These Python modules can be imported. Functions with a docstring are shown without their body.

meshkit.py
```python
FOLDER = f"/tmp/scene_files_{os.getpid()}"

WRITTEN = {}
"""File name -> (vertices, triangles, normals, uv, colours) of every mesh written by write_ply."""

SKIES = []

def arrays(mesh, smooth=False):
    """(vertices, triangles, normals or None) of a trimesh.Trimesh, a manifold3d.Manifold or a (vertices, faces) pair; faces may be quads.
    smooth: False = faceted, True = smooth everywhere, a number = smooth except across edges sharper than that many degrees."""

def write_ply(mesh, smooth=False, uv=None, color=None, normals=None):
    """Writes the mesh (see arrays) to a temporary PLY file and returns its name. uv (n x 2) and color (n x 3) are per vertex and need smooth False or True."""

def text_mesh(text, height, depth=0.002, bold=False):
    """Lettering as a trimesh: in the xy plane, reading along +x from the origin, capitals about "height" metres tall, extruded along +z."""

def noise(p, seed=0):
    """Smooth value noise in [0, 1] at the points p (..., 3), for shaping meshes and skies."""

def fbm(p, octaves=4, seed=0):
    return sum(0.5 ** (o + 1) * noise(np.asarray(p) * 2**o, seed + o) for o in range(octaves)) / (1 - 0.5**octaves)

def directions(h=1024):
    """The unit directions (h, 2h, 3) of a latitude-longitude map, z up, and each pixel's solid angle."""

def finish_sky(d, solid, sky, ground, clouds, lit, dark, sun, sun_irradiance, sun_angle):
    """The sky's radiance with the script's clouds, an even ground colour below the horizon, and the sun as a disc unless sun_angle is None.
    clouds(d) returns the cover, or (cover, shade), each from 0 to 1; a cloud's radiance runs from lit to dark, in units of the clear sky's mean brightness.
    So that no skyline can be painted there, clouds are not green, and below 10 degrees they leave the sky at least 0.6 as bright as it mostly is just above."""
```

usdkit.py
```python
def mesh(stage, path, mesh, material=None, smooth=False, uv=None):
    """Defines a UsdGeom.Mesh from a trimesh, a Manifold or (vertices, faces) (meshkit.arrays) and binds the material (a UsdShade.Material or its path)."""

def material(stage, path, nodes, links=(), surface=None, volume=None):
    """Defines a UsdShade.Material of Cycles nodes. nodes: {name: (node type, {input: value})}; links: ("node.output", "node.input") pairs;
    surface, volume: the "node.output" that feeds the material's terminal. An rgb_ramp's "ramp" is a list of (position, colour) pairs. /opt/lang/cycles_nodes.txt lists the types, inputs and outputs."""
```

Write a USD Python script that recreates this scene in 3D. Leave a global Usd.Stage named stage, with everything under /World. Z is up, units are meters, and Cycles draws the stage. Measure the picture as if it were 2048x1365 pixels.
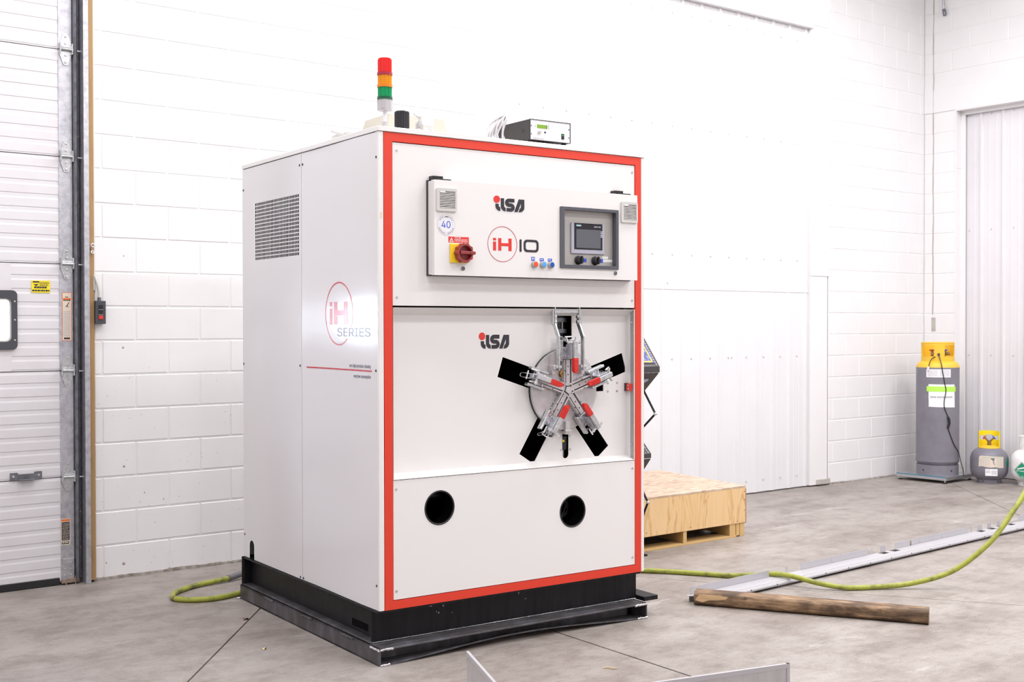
import math, random, re
import numpy as np
import trimesh, usdkit, meshkit
from pxr import Usd, UsdGeom, UsdLux, UsdShade, Gf, Sdf, Vt
from shapely.geometry import Polygon, box as sbox, Point, LineString
from shapely.ops import unary_union
from shapely import affinity

random.seed(7)
RNG = np.random.default_rng(7)
stage = Usd.Stage.CreateInMemory()
UsdGeom.SetStageUpAxis(stage, UsdGeom.Tokens.z)
UsdGeom.SetStageMetersPerUnit(stage, 1.0)
UsdGeom.Xform.Define(stage, '/World')
UsdGeom.Scope.Define(stage, '/World/Looks')

# ------------------------------------------------------------------ camera
cam = UsdGeom.Camera.Define(stage, '/World/camera')
F_PX, YAW, PITCH, ROLL = 2388.06, 0.66157, -0.01207, -0.00154
EYE = np.array([-2.78241, -4.53492, 1.50264])
fw = np.array([math.sin(YAW) * math.cos(PITCH), math.cos(YAW) * math.cos(PITCH), math.sin(PITCH)])
rt = np.array([math.cos(YAW), -math.sin(YAW), 0.0])
up = np.cross(rt, fw)
rt2 = math.cos(ROLL) * rt + math.sin(ROLL) * up
up2 = -math.sin(ROLL) * rt + math.cos(ROLL) * up
cam.AddTransformOp().Set(Gf.Matrix4d(*rt2, 0, *up2, 0, *(-fw), 0, *EYE, 1))
cam.CreateFocalLengthAttr(F_PX / 2048 * 36.0)
cam.CreateHorizontalApertureAttr(36.0)
cam.CreateVerticalApertureAttr(36.0 * 1365 / 2048)
cam.CreateClippingRangeAttr(Gf.Vec2f(0.05, 200))
cam.CreateFStopAttr(6.3)
cam.CreateFocusDistanceAttr(5.6)
cam.CreateExposureAttr(1.34)

# ------------------------------------------------------------------ daylight (seen only through the door window) and the hall's ceiling lamps
dome = UsdLux.DomeLight.Define(stage, '/World/sky')
dome.CreateIntensityAttr(3.6)
dome.CreateColorAttr(Gf.Vec3f(0.86, 0.93, 1.0))
LAMPS = [(x, y) for x in (-3.6, -0.6, 2.2, 4.8) for y in (-6.6, -3.4, -0.9, 1.1)] + [(6.6, -3.4), (6.6, -0.9)]
for i, (x, y) in enumerate(LAMPS):
    l = UsdLux.RectLight.Define(stage, '/World/ceiling_lamp_%03d' % i)
    l.CreateWidthAttr(1.3); l.CreateHeightAttr(0.5)
    l.CreateIntensityAttr(11.0 * {-3.6: 0.64, -0.6: 0.85, 2.2: 1.10, 4.8: 1.25, 6.6: 1.3}[x] * {-6.6: 0.80, -3.4: 0.95, -0.9: 1.0, 1.1: 1.02}[y])
    l.CreateColorAttr(Gf.Vec3f(1.0, 0.982, 0.993))
    l.AddTranslateOp().Set(Gf.Vec3d(x, y, 5.3))

# ------------------------------------------------------------------ naming helpers
used = {}
def path_for(parent, name):
    base = str(parent.GetPath()) if parent is not None else '/World'
    k = used.get((base, name), 0); used[(base, name)] = k + 1
    return '%s/%s' % (base, name if k == 0 else '%s_%03d' % (name, k))
def data(p, **kw):
    for k, v in kw.items():
        if v: p.SetCustomDataByKey(k, v)
    return p
def thing(name, label=None, cat=None, loc=(0, 0, 0), rotz=0.0, group=None, kind=None):
    x = UsdGeom.Xform.Define(stage, path_for(None, name))
    x.AddTranslateOp().Set(Gf.Vec3d(*loc))
    x.AddRotateZOp().Set(math.degrees(rotz))
    return data(x.GetPrim(), label=label, category=cat, group=group, kind=kind)
def part(parent, name, mesh, mat, smooth=False, label=None, kind=None):
    m = usdkit.mesh(stage, path_for(parent, name), mesh, mat, smooth=smooth)
    return data(m.GetPrim(), label=label, kind=kind)
def solo(name, mesh, mat, label, cat, smooth=False, kind=None, group=None):
    p = part(None, name, mesh, mat, smooth)
    return data(p, label=label, category=cat, kind=kind, group=group)

# ------------------------------------------------------------------ geometry helpers
cat_ = trimesh.util.concatenate
def bx(x0, x1, y0, y1, z0, z1, b=0.0):
    c = np.array([(x0 + x1) / 2, (y0 + y1) / 2, (z0 + z1) / 2]); h = np.abs(np.array([x1 - x0, y1 - y0, z1 - z0])) / 2
    if b <= 0:
        m = trimesh.creation.box(2 * h)
    else:
        b = min(b, h.min() * 0.9)
        pts = []
        for s in np.ndindex(2, 2, 2):
            s = np.array(s) * 2 - 1
            for a in range(3):
                q = h - b; q[a] = h[a]
                pts.append(s * q)
        m = trimesh.Trimesh(np.array(pts)).convex_hull
    m.apply_translation(c)
    return m
def frame_to(d):
    d = np.asarray(d, float); d = d / np.linalg.norm(d)
    a = np.array([0, 0, 1.0]) if abs(d[2]) < 0.9 else np.array([1.0, 0, 0])
    u = np.cross(a, d); u /= np.linalg.norm(u); v = np.cross(d, u)
    return u, v, d
def place(m, o, u, v, w):
    T = np.eye(4); T[:3, 0], T[:3, 1], T[:3, 2], T[:3, 3] = u, v, w, o
    m = m.copy(); m.apply_transform(T); return m
def cyl(p0, p1, r, n=20, r1=None):
    p0, p1 = np.asarray(p0, float), np.asarray(p1, float)
    return lathe_at([(0, 0), (r, 0), (r if r1 is None else r1, np.linalg.norm(p1 - p0)), (0, np.linalg.norm(p1 - p0))], p0, p1 - p0, n)
def lathe(prof, n=40):
    prof = np.asarray(prof, float)
    th = np.linspace(0, 2 * np.pi, n, endpoint=False)
    v = np.array([[r * np.cos(t), r * np.sin(t), z] for r, z in prof for t in th])
    f = []
    for i in range(len(prof) - 1):
        for j in range(n):
            a, b_, c, d = i * n + j, i * n + (j + 1) % n, (i + 1) * n + (j + 1) % n, (i + 1) * n + j
            f += [[a, b_, c], [a, c, d]]
    m = trimesh.Trimesh(v, f, process=False)
    m.merge_vertices(); m.update_faces(m.nondegenerate_faces())
    return m
def lathe_at(prof, o, axis, n=24):
    u, v, w = frame_to(axis)
    return place(lathe(prof, n), o, u, v, w)
def spline(pts, k=8):
    P = np.asarray(pts, float)
    Q = np.vstack([2 * P[0] - P[1], P, 2 * P[-1] - P[-2]])
    out = []
    for i in range(1, len(Q) - 2):
        for t in np.linspace(0, 1, k, endpoint=False):
            a, b, c, d = Q[i - 1], Q[i], Q[i + 1], Q[i + 2]
            out.append(0.5 * (2 * b + (c - a) * t + (2 * a - 5 * b + 4 * c - d) * t**2 + (3 * b - a - 3 * c + d) * t**3))
    out.append(P[-1])
    return np.array(out)
def tube(pts, r, n=10):
    P = np.asarray(pts, float); N = len(P)
    T = np.gradient(P, axis=0); T /= np.linalg.norm(T, axis=1, keepdims=True)
    u, v, _ = frame_to(T[0]); V = []
    R = np.broadcast_to(r, N)
    for i in range(N):
        u = u - T[i] * (u @ T[i]); u /= np.linalg.norm(u); v = np.cross(T[i], u)
        for t in np.linspace(0, 2 * np.pi, n, endpoint=False):
            V.append(P[i] + R[i] * (np.cos(t) * u + np.sin(t) * v))
    F = []
    for i in range(N - 1):
        for j in range(n):
            a, b, c, d = i * n + j, i * n + (j + 1) % n, (i + 1) * n + (j + 1) % n, (i + 1) * n + j
            F += [[a, b, c], [a, c, d]]
    V += [P[0], P[-1]]
    for j in range(n):
        F += [[N * n, (j + 1) % n, j], [N * n + 1, (N - 1) * n + j, (N - 1) * n + (j + 1) % n]]
    return trimesh.Trimesh(np.array(V), F, process=False)
def ext(poly, h):
    ps = [g for g in getattr(poly, 'geoms', [poly]) if g.area > 1e-10]
    return cat_([trimesh.creation.extrude_polygon(g, h, engine='earcut') for g in ps])
# plane transforms: 2D (u,v) with thickness w
def front(m, y):      # u -> +x, v -> +z, thickness towards -y (viewer)
    return place(m, (0, y, 0), (1, 0, 0), (0, 0, 1), (0, -1, 0))
def side(m, x):       # u -> -y, v -> +z, thickness towards -x ; build with u = -y
    return place(m, (x, 0, 0), (0, -1, 0), (0, 0, 1), (-1, 0, 0))
def sprof(m, x):      # section (u=y, v=z) extruded along +x from x
    return place(m, (x, 0, 0), (0, 1, 0), (0, 0, 1), (1, 0, 0))
def rr(x0, x1, y0, y1, r, q=6):
    return sbox(x0 + r, y0 + r, x1 - r, y1 - r).buffer(r, quad_segs=q)
def circ(x, y, r, q=12):
    return Point(x, y).buffer(r, quad_segs=q)
def text(s, x0, x1, z0, h, bold=False, depth=0.001):
    """lettering fitted between u=x0..x1, baseline z0, capitals h tall"""
    m = meshkit.text_mesh(s, h, depth, bold)
    b = m.bounds; m.apply_translation([-b[0][0], 0, 0])
    if x1 is not None: m.apply_scale([(x1 - x0) / (b[1][0] - b[0][0]), 1, 1])
    m.apply_translation([x0, z0, 0]); return m
def lines(x0, x1, z0, z1, n, fill=0.45, seed=0, depth=0.0006):
    """rows of small print too small to read"""
    r = np.random.default_rng(seed); ms = []
    p = (z1 - z0) / n
    for i in range(n):
        x = x0; z = z0 + p * i + p * 0.25
        while x < x1 - 0.004:
            w = min(r.uniform(0.004, 0.014), x1 - x)
            ms.append(bx(x, x + w, z, z + p * fill, 0, depth)); x += w + r.uniform(0.0015, 0.003)
    return cat_(ms)

# ------------------------------------------------------------------ materials
L = '/World/Looks/'
def M(name, col, rough=0.5, metal=0.0, noise=None, bump=None, spec=0.5, **kw):
    """principled; noise=(scale, colour2, lo, hi[, stretch]) blends towards colour2; bump=(scale, strength, distance)"""
    p = {'base_color': col, 'roughness': rough, 'metallic': metal, 'specular_ior_level': spec}; p.update(kw)
    nodes = {'p': ('principled_bsdf', p), 'tc': ('texture_coordinate', {})}; links = []
    if noise:
        nodes['mp'] = ('mapping', {'scale': noise[4] if len(noise) > 4 else (1, 1, 1)})
        nodes['n'] = ('noise_texture', {'scale': noise[0], 'detail': 6.0, 'roughness': 0.62})
        nodes['r'] = ('rgb_ramp', {'ramp': [(noise[2], col), (noise[3], noise[1])]})
        links += [('tc.object', 'mp.vector'), ('mp.vector', 'n.vector'), ('n.fac', 'r.fac'), ('r.color', 'p.base_color')]
    if bump:
        nodes['bn'] = ('noise_texture', {'scale': bump[0], 'detail': 3.0})
        nodes['b'] = ('bump', {'strength': bump[1], 'distance': bump[2]})
        links += [('tc.object', 'bn.vector'), ('bn.fac', 'b.height'), ('b.normal', 'p.normal')]
    return usdkit.material(stage, L + name, nodes, links, surface='p.BSDF')

def lens_mat(name, c):
    return usdkit.material(stage, L + name, {'p': ('principled_bsdf', {'base_color': c, 'roughness': 0.12}), 't': ('translucent_bsdf', {'color': c}), 'm': ('mix_closure', {'fac': 0.35})},
        [('p.BSDF', 'm.closure1'), ('t.BSDF', 'm.closure2')], surface='m.closure')
m_wall = M('painted_block', (0.81, 0.80, 0.81), 0.45, noise=(3.0, (0.78, 0.77, 0.78), 0.35, 0.75), bump=(160, 0.18, 0.0012))
m_trim = M('white_trim', (0.80, 0.79, 0.80), 0.38)
m_sheet = M('white_metal_sheet', (0.745, 0.745, 0.765), 0.35, noise=(1.5, (0.715, 0.71, 0.73), 0.4, 0.75))
m_sheet_r = M('lilac_metal_sheet', (0.73, 0.715, 0.745), 0.38, noise=(1.5, (0.68, 0.665, 0.69), 0.4, 0.75))
m_door = M('white_door_steel', (0.70, 0.685, 0.71), 0.4, noise=(4, (0.66, 0.63, 0.65), 0.45, 0.8))
m_ceil = M('ceiling_white', (0.8, 0.8, 0.8), 0.8)
m_galv = M('galvanised_steel', (0.60, 0.60, 0.64), 0.42, 0.75, noise=(30, (0.42, 0.42, 0.47), 0.4, 0.7))
m_galvd = M('dark_galvanised_steel', (0.22, 0.225, 0.25), 0.42, 0.7, noise=(25, (0.12, 0.12, 0.14), 0.4, 0.7))
m_zinc = M('zinc_steel', (0.66, 0.67, 0.68), 0.3, 0.85, noise=(60, (0.45, 0.46, 0.48), 0.4, 0.7))
m_cast = M('cast_aluminium', (0.62, 0.60, 0.61), 0.42, 0.6, noise=(14, (0.5, 0.48, 0.49), 0.4, 0.7))
m_bright = M('bright_steel', (0.75, 0.74, 0.75), 0.22, 0.9)
m_rust = M('rusty_steel', (0.32, 0.25, 0.20), 0.7, 0.2, noise=(30, (0.16, 0.10, 0.07), 0.4, 0.65))
m_timber = M('jamb_timber', (0.40, 0.245, 0.105), 0.6, noise=(9, (0.24, 0.15, 0.07), 0.52, 0.8, (3, 3, 0.5)))
m_rubber = M('black_rubber', (0.012, 0.012, 0.014), 0.5)
m_black = M('black_plastic', (0.012, 0.012, 0.016), 0.35)
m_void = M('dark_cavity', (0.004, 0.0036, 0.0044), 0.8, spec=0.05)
m_char = M('charcoal_plastic', (0.055, 0.058, 0.07), 0.5)
m_white = M('machine_white', (0.80, 0.785, 0.775), 0.42, bump=(500, 0.05, 0.0004))
m_wside = M('machine_white_gloss', (0.74, 0.725, 0.74), 0.16, bump=(420, 0.05, 0.0003))
m_red = M('machine_red', (0.70, 0.040, 0.016), 0.5, bump=(350, 0.3, 0.0008))
m_redp = M('red_print', (0.72, 0.035, 0.028), 0.3)
m_crims = M('crimson_print', (0.52, 0.02, 0.045), 0.22)
m_ink = M('ink_print', (0.026, 0.024, 0.034), 0.35)
m_slate = M('slate_print', (0.13, 0.13, 0.20), 0.3)
m_bplate = M('black_painted_steel', (0.007, 0.0065, 0.008), 0.42, noise=(5, (0.018, 0.017, 0.021), 0.4, 0.8, (6, 6, 0.6)), bump=(60, 0.15, 0.001), spec=0.22)
m_raw = M('raw_dark_steel', (0.070, 0.064, 0.066), 0.40, 0.25, noise=(5, (0.15, 0.15, 0.18), 0.45, 0.75, (2.2, 2.2, 0.7)))
m_weld = M('weld_bead', (0.55, 0.53, 0.55), 0.35, 0.9, bump=(300, 0.6, 0.003))
m_grip = M('red_grip', (0.62, 0.022, 0.015), 0.42)
m_brass = M('brass', (0.58, 0.37, 0.12), 0.3, 0.9)
m_beige = M('beige_plastic', (0.56, 0.53, 0.45), 0.45)
m_lgrey = M('light_grey_plastic', (0.60, 0.59, 0.565), 0.45)
m_grey = M('grey_plastic', (0.50, 0.48, 0.50), 0.45)
m_slat = M('charcoal_gap', (0.05, 0.04, 0.055), 0.6)
m_dgrey = M('dark_grey_frame', (0.085, 0.088, 0.105), 0.45)
m_plate = M('hmi_plate', (0.44, 0.42, 0.40), 0.45, 0.2)
m_silver = M('silver_plastic', (0.44, 0.44, 0.52), 0.4, 0.2)
m_scr = M('dim_screen', (0.11, 0.115, 0.135), 0.3)
m_glassb = M('black_glass', (0.012, 0.012, 0.018), 0.12)
m_teal = M('teal_print', (0.30, 0.62, 0.66), 0.4)
m_wprint = M('white_print', (0.82, 0.82, 0.84), 0.5)
m_gprint = M('grey_print', (0.42, 0.40, 0.46), 0.5)
m_blue = M('blue_label', (0.03, 0.09, 0.58), 0.4)
m_lblue = M('light_blue_button', (0.08, 0.38, 0.85), 0.25)
m_dblue = M('dark_blue_button', (0.01, 0.09, 0.42), 0.25)
m_obut = M('orange_button', (0.85, 0.09, 0.03), 0.25)
m_yel = M('switch_yellow', (0.90, 0.60, 0.02), 0.4)
m_brick = M('switch_red', (0.30, 0.035, 0.035), 0.4)
m_lens_r = lens_mat('red_lens', (0.92, 0.03, 0.03))
m_lens_a = lens_mat('amber_lens', (1.0, 0.40, 0.01))
m_lens_g = lens_mat('green_lens', (0.0, 0.42, 0.14))
m_lcd = M('green_lcd', (0.22, 0.42, 0.03), 0.3)
m_cab = M('white_cable', (0.50, 0.485, 0.50), 0.45)
m_instr = M('instrument_black', (0.045, 0.040, 0.042), 0.5, bump=(200, 0.1, 0.0005))
m_face = M('instrument_face', (0.80, 0.80, 0.83), 0.35)
m_bluegrey = M('blue_grey_tile', (0.04, 0.04, 0.04), 0.4)
m_tank = M('cylinder_grey', (0.205, 0.197, 0.235), 0.42, noise=(7, (0.165, 0.16, 0.19), 0.4, 0.75), bump=(70, 0.08, 0.001))
m_tyel = M('cylinder_yellow', (0.82, 0.50, 0.03), 0.45, noise=(14, (0.70, 0.47, 0.08), 0.45, 0.8))
m_tyel2 = M('bright_yellow', (0.88, 0.70, 0.015), 0.42)
m_twhite = M('cylinder_white', (0.80, 0.785, 0.79), 0.4, noise=(9, (0.72, 0.70, 0.69), 0.5, 0.8))
m_paper = M('paper', (0.84, 0.83, 0.85), 0.7)
m_cream = M('cream_label', (0.72, 0.63, 0.52), 0.6)
m_lime = M('lime_tape', (0.46, 0.80, 0.10), 0.5)
m_green = M('green_placard', (0.005, 0.25, 0.13), 0.45)
m_orange = M('orange_print', (0.80, 0.16, 0.02), 0.5)
m_bronze = M('valve_bronze', (0.30, 0.19, 0.09), 0.4, 0.7)
m_vred = M('valve_red', (0.50, 0.05, 0.03), 0.45)
m_vblue = M('valve_blue', (0.02, 0.08, 0.50), 0.4)
m_stain = M('stainless', (0.62, 0.62, 0.64), 0.3, 0.8, noise=(10, (0.52, 0.52, 0.54), 0.4, 0.7, (1, 12, 1)))
m_sstrip = M('mill_sheet_metal', (0.50, 0.49, 0.515), 0.38, 0.30)
m_film = M('blue_film', (0.02, 0.20, 0.34), 0.3)
m_hose = M('yellow_green_hose', (0.32, 0.345, 0.045), 0.5, noise=(16, (0.11, 0.12, 0.035), 0.48, 0.72))
m_coup = M('grey_rubber_sleeve', (0.16, 0.155, 0.17), 0.55)
m_ply = M('plain_wood', (0.60, 0.39, 0.16), 0.6)
m_deckd = M('weathered_deck_board', (0.30, 0.21, 0.13), 0.75, noise=(8, (0.20, 0.14, 0.09), 0.4, 0.7))
m_leaf = M('dry_leaf_brown', (0.20, 0.10, 0.05), 0.7)
m_straw = M('straw', (0.62, 0.50, 0.25), 0.7)
m_pole = M('white_tube', (0.85, 0.84, 0.86), 0.35)
m_patch = M('bare_block_patch', (0.42, 0.39, 0.36), 0.85, noise=(40, (0.55, 0.52, 0.50), 0.4, 0.7))
m_mort = M('dirty_mortar', (0.20, 0.17, 0.145), 0.9, noise=(25, (0.42, 0.39, 0.36), 0.4, 0.7))
m_crack = M('crack_brown', (0.38, 0.30, 0.26), 0.9)
m_printA = M('brochure_blue', (0.03, 0.05, 0.22), 0.4, noise=(30, (0.25, 0.28, 0.45), 0.45, 0.65))
m_printB = M('brochure_amber', (0.85, 0.42, 0.03), 0.4)
m_printC = M('brochure_ice', (0.32, 0.44, 0.58), 0.4)

# plywood: long vertical grain on a warm ground
m_plyv = usdkit.material(stage, L + 'plywood_face', {
    'tc': ('texture_coordinate', {}), 'mp': ('mapping', {'scale': (1.0, 1.0, 0.16)}),
    'n': ('noise_texture', {'scale': 7.5, 'detail': 3.0, 'roughness': 0.6, 'distortion': 0.9}),
    'n2': ('noise_texture', {'scale': 2.2, 'detail': 2.0}),
    'r': ('rgb_ramp', {'ramp': [(0.30, (0.72, 0.48, 0.24)), (0.47, (0.76, 0.53, 0.28)), (0.515, (0.60, 0.36, 0.15)), (0.545, (0.75, 0.52, 0.27)), (0.63, (0.71, 0.47, 0.22)), (0.665, (0.57, 0.34, 0.14)), (0.70, (0.76, 0.54, 0.29))]}),
    'p': ('principled_bsdf', {'roughness': 0.55})},
    [('tc.object', 'mp.vector'), ('mp.vector', 'n.vector'), ('n.fac', 'r.fac'), ('r.color', 'p.base_color')], surface='p.BSDF')
# OSB: flakes in all directions
m_osb = usdkit.material(stage, L + 'osb_board', {
    'tc': ('texture_coordinate', {}), 'mp': ('mapping', {'scale': (1.0, 2.6, 1.0), 'rotation': (0, 0, 0.5)}),
    'n': ('noise_texture', {'scale': 5.0, 'detail': 2.0}), 'mx': ('mix', {'fac': 0.06}),
    'v': ('voronoi_texture', {'scale': 16.0}), 'v2': ('voronoi_texture', {'scale': 27.0}),
    'r': ('rgb_ramp', {'ramp': [(0.0, (0.56, 0.42, 0.315)), (0.35, (0.49, 0.345, 0.25)), (0.6, (0.61, 0.49, 0.385)), (0.88, (0.36, 0.235, 0.16)), (1.0, (0.54, 0.40, 0.295))]}),
    'sx': ('separate_xyz', {}), 'p': ('principled_bsdf', {'roughness': 0.65})},
    [('tc.object', 'mp.vector'), ('mp.vector', 'v.vector'), ('v.color', 'sx.vector'), ('sx.x', 'r.fac'), ('r.color', 'p.base_color')], surface='p.BSDF')
# old post
m_post = usdkit.material(stage, L + 'old_post_wood', {
    'tc': ('texture_coordinate', {}), 'mp': ('mapping', {'scale': (1.2, 9.0, 9.0)}), 'mp2': ('mapping', {'scale': (2.2, 4.0, 4.0)}),
    'n': ('noise_texture', {'scale': 6.0, 'detail': 8.0, 'roughness': 0.7}), 'n2': ('noise_texture', {'scale': 3.0, 'detail': 4.0}),
    'r': ('rgb_ramp', {'ramp': [(0.34, (0.07, 0.040, 0.024)), (0.47, (0.21, 0.125, 0.065)), (0.58, (0.33, 0.21, 0.115)), (0.74, (0.46, 0.32, 0.19))]}),
    'r2': ('rgb_ramp', {'ramp': [(0.40, (0.30, 0.26, 0.23)), (0.56, (1, 1, 1))]}),
    'mu': ('mix', {'mix_type': 'multiply', 'fac': 0.85}), 'b': ('bump', {'strength': 0.4, 'distance': 0.004}),
    'p': ('principled_bsdf', {'roughness': 0.6})},
    [('tc.object', 'mp.vector'), ('mp.vector', 'n.vector'), ('tc.object', 'mp2.vector'), ('mp2.vector', 'n2.vector'), ('n.fac', 'r.fac'), ('n2.fac', 'r2.fac'),
     ('r.color', 'mu.color1'), ('r2.color', 'mu.color2'), ('mu.color', 'p.base_color'), ('n.fac', 'b.height'), ('b.normal', 'p.normal')], surface='p.BSDF')
# concrete: large stains, trowel streaks, white scuffs
m_floor = usdkit.material(stage, L + 'trowelled_concrete', {
    'g': ('geometry', {}), 'ma': ('mapping', {'rotation': (0, 0, 0.6), 'scale': (1.0, 2.6, 1.0)}),
    'na': ('noise_texture', {'scale': 0.9, 'detail': 8.0, 'roughness': 0.62}),
    'nb': ('noise_texture', {'scale': 5.5, 'detail': 8.0, 'roughness': 0.7}),
    'mc': ('mapping', {'rotation': (0, 0, -0.35), 'scale': (0.5, 3.2, 1.0)}),
    'nc': ('noise_texture', {'scale': 1.7, 'detail': 7.0, 'roughness': 0.7, 'distortion': 0.6}),
    'nd': ('noise_texture', {'scale': 120.0, 'detail': 2.0}),
    'me': ('mapping', {'rotation': (0, 0, 0.9), 'scale': (1.0, 4.5, 1.0)}), 'ne': ('noise_texture', {'scale': 9.0, 'detail': 9.0, 'roughness': 0.72, 'distortion': 0.8}),
    're': ('rgb_ramp', {'ramp': [(0.36, (0.80, 0.775, 0.76)), (0.50, (1, 1, 1)), (0.66, (1.0, 1.0, 1.0)), (0.74, (1.22, 1.22, 1.23))]}), 'm4': ('mix', {'mix_type': 'multiply', 'fac': 0.85}),
    'ra': ('rgb_ramp', {'ramp': [(0.30, (0.240, 0.206, 0.184)), (0.48, (0.325, 0.290, 0.266)), (0.68, (0.405, 0.372, 0.348))]}),
    'rb': ('rgb_ramp', {'ramp': [(0.32, (0.62, 0.585, 0.565)), (0.54, (1, 1, 1))]}),
    'rc': ('rgb_ramp', {'ramp': [(0.61, (0, 0, 0)), (0.76, (0.75, 0.75, 0.75))]}),
    'rd': ('rgb_ramp', {'ramp': [(0.35, (0.86, 0.85, 0.845)), (0.6, (1, 1, 1))]}),
    'm1': ('mix', {'mix_type': 'multiply', 'fac': 0.8}), 'm2': ('mix', {'mix_type': 'multiply', 'fac': 1.0}),
    'm3': ('mix', {'color2': (0.66, 0.63, 0.625)}),
    'b': ('bump', {'strength': 0.25, 'distance': 0.004}),
    'p': ('principled_bsdf', {'roughness': 0.48})},
    [('g.position', 'ma.vector'), ('ma.vector', 'na.vector'), ('g.position', 'nb.vector'), ('g.position', 'mc.vector'), ('mc.vector', 'nc.vector'), ('g.position', 'nd.vector'),
     ('na.fac', 'ra.fac'), ('nb.fac', 'rb.fac'), ('nc.fac', 'rc.fac'), ('nd.fac', 'rd.fac'),
     ('ra.color', 'm1.color1'), ('rb.color', 'm1.color2'), ('m1.color', 'm2.color1'), ('rd.color', 'm2.color2'),
     ('g.position', 'me.vector'), ('me.vector', 'ne.vector'), ('ne.fac', 're.fac'), ('m2.color', 'm4.color1'), ('re.color', 'm4.color2'), ('m4.color', 'm3.color1'), ('rc.color', 'm3.fac'), ('m3.color', 'p.base_color'), ('nb.fac', 'b.height'), ('b.normal', 'p.normal')], surface='p.BSDF')
m_pane = usdkit.material(stage, L + 'window_pane', {
    't': ('transparent_bsdf', {'color': (0.95, 0.97, 1.0)}), 'g': ('glossy_bsdf', {'roughness': 0.03}), 'f': ('fresnel', {'IOR': 1.45}), 'm': ('mix_closure', {})},
    [('f.fac', 'm.fac'), ('t.BSDF', 'm.closure1'), ('g.BSDF', 'm.closure2')], surface='m.closure')

# ------------------------------------------------------------------ the hall: floor, ceiling, walls
YW, XR = 2.54, 8.085            # back wall and right wall planes
XL, YF, ZC = -5.2, -9.0, 5.6
fl = thing('floor', kind='structure')
slab = sbox(XL - 0.3, YF - 0.3, XR + 0.6, YW + 0.4)
cuts = [LineString([(-5.4, -5.39), (-0.775, 0.282), (0.057, 1.303), (1.15, 2.64)]).buffer(0.0045),
        LineString([(1.02, 1.36), (0.984, -0.03), (0.958, -0.97), (0.72, -9.2)]).buffer(0.006),
        LineString([(1.02, 2.6), (2.228, 0.607), (2.509, 0.08), (3.311, -1.179), (8.4, -9.2)]).buffer(0.0028),
        LineString([(8.3, 2.70), (7.211, 1.541), (6.111, 0.366), (-1.8, -8.1)]).buffer(0.0035)]
slabs = slab.difference(unary_union(cuts))
for g in sorted(getattr(slabs, 'geoms', [slabs]), key=lambda q: -q.area):
    part(fl, 'concrete_slab', place(ext(g, 0.03), (0, 0, -0.03), (1, 0, 0), (0, 1, 0), (0, 0, 1)), m_floor)
part(fl, 'joint_filler', bx(XL - 0.3, XR + 0.6, YF - 0.3, YW + 0.4, -0.06, -0.012), m_mort)
part(None, 'ceiling', bx(XL - 0.3, XR + 0.3, YF - 0.3, YW + 0.3, ZC, ZC + 0.1), m_ceil).SetCustomDataByKey('kind', 'structure')
part(None, 'wall_left', bx(XL - 0.2, XL, YF, YW + 0.2, 0, ZC), m_trim).SetCustomDataByKey('kind', 'structure')
part(None, 'wall_front', bx(XL, XR, YF - 0.2, YF, 0, ZC), m_trim).SetCustomDataByKey('kind', 'structure')

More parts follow.
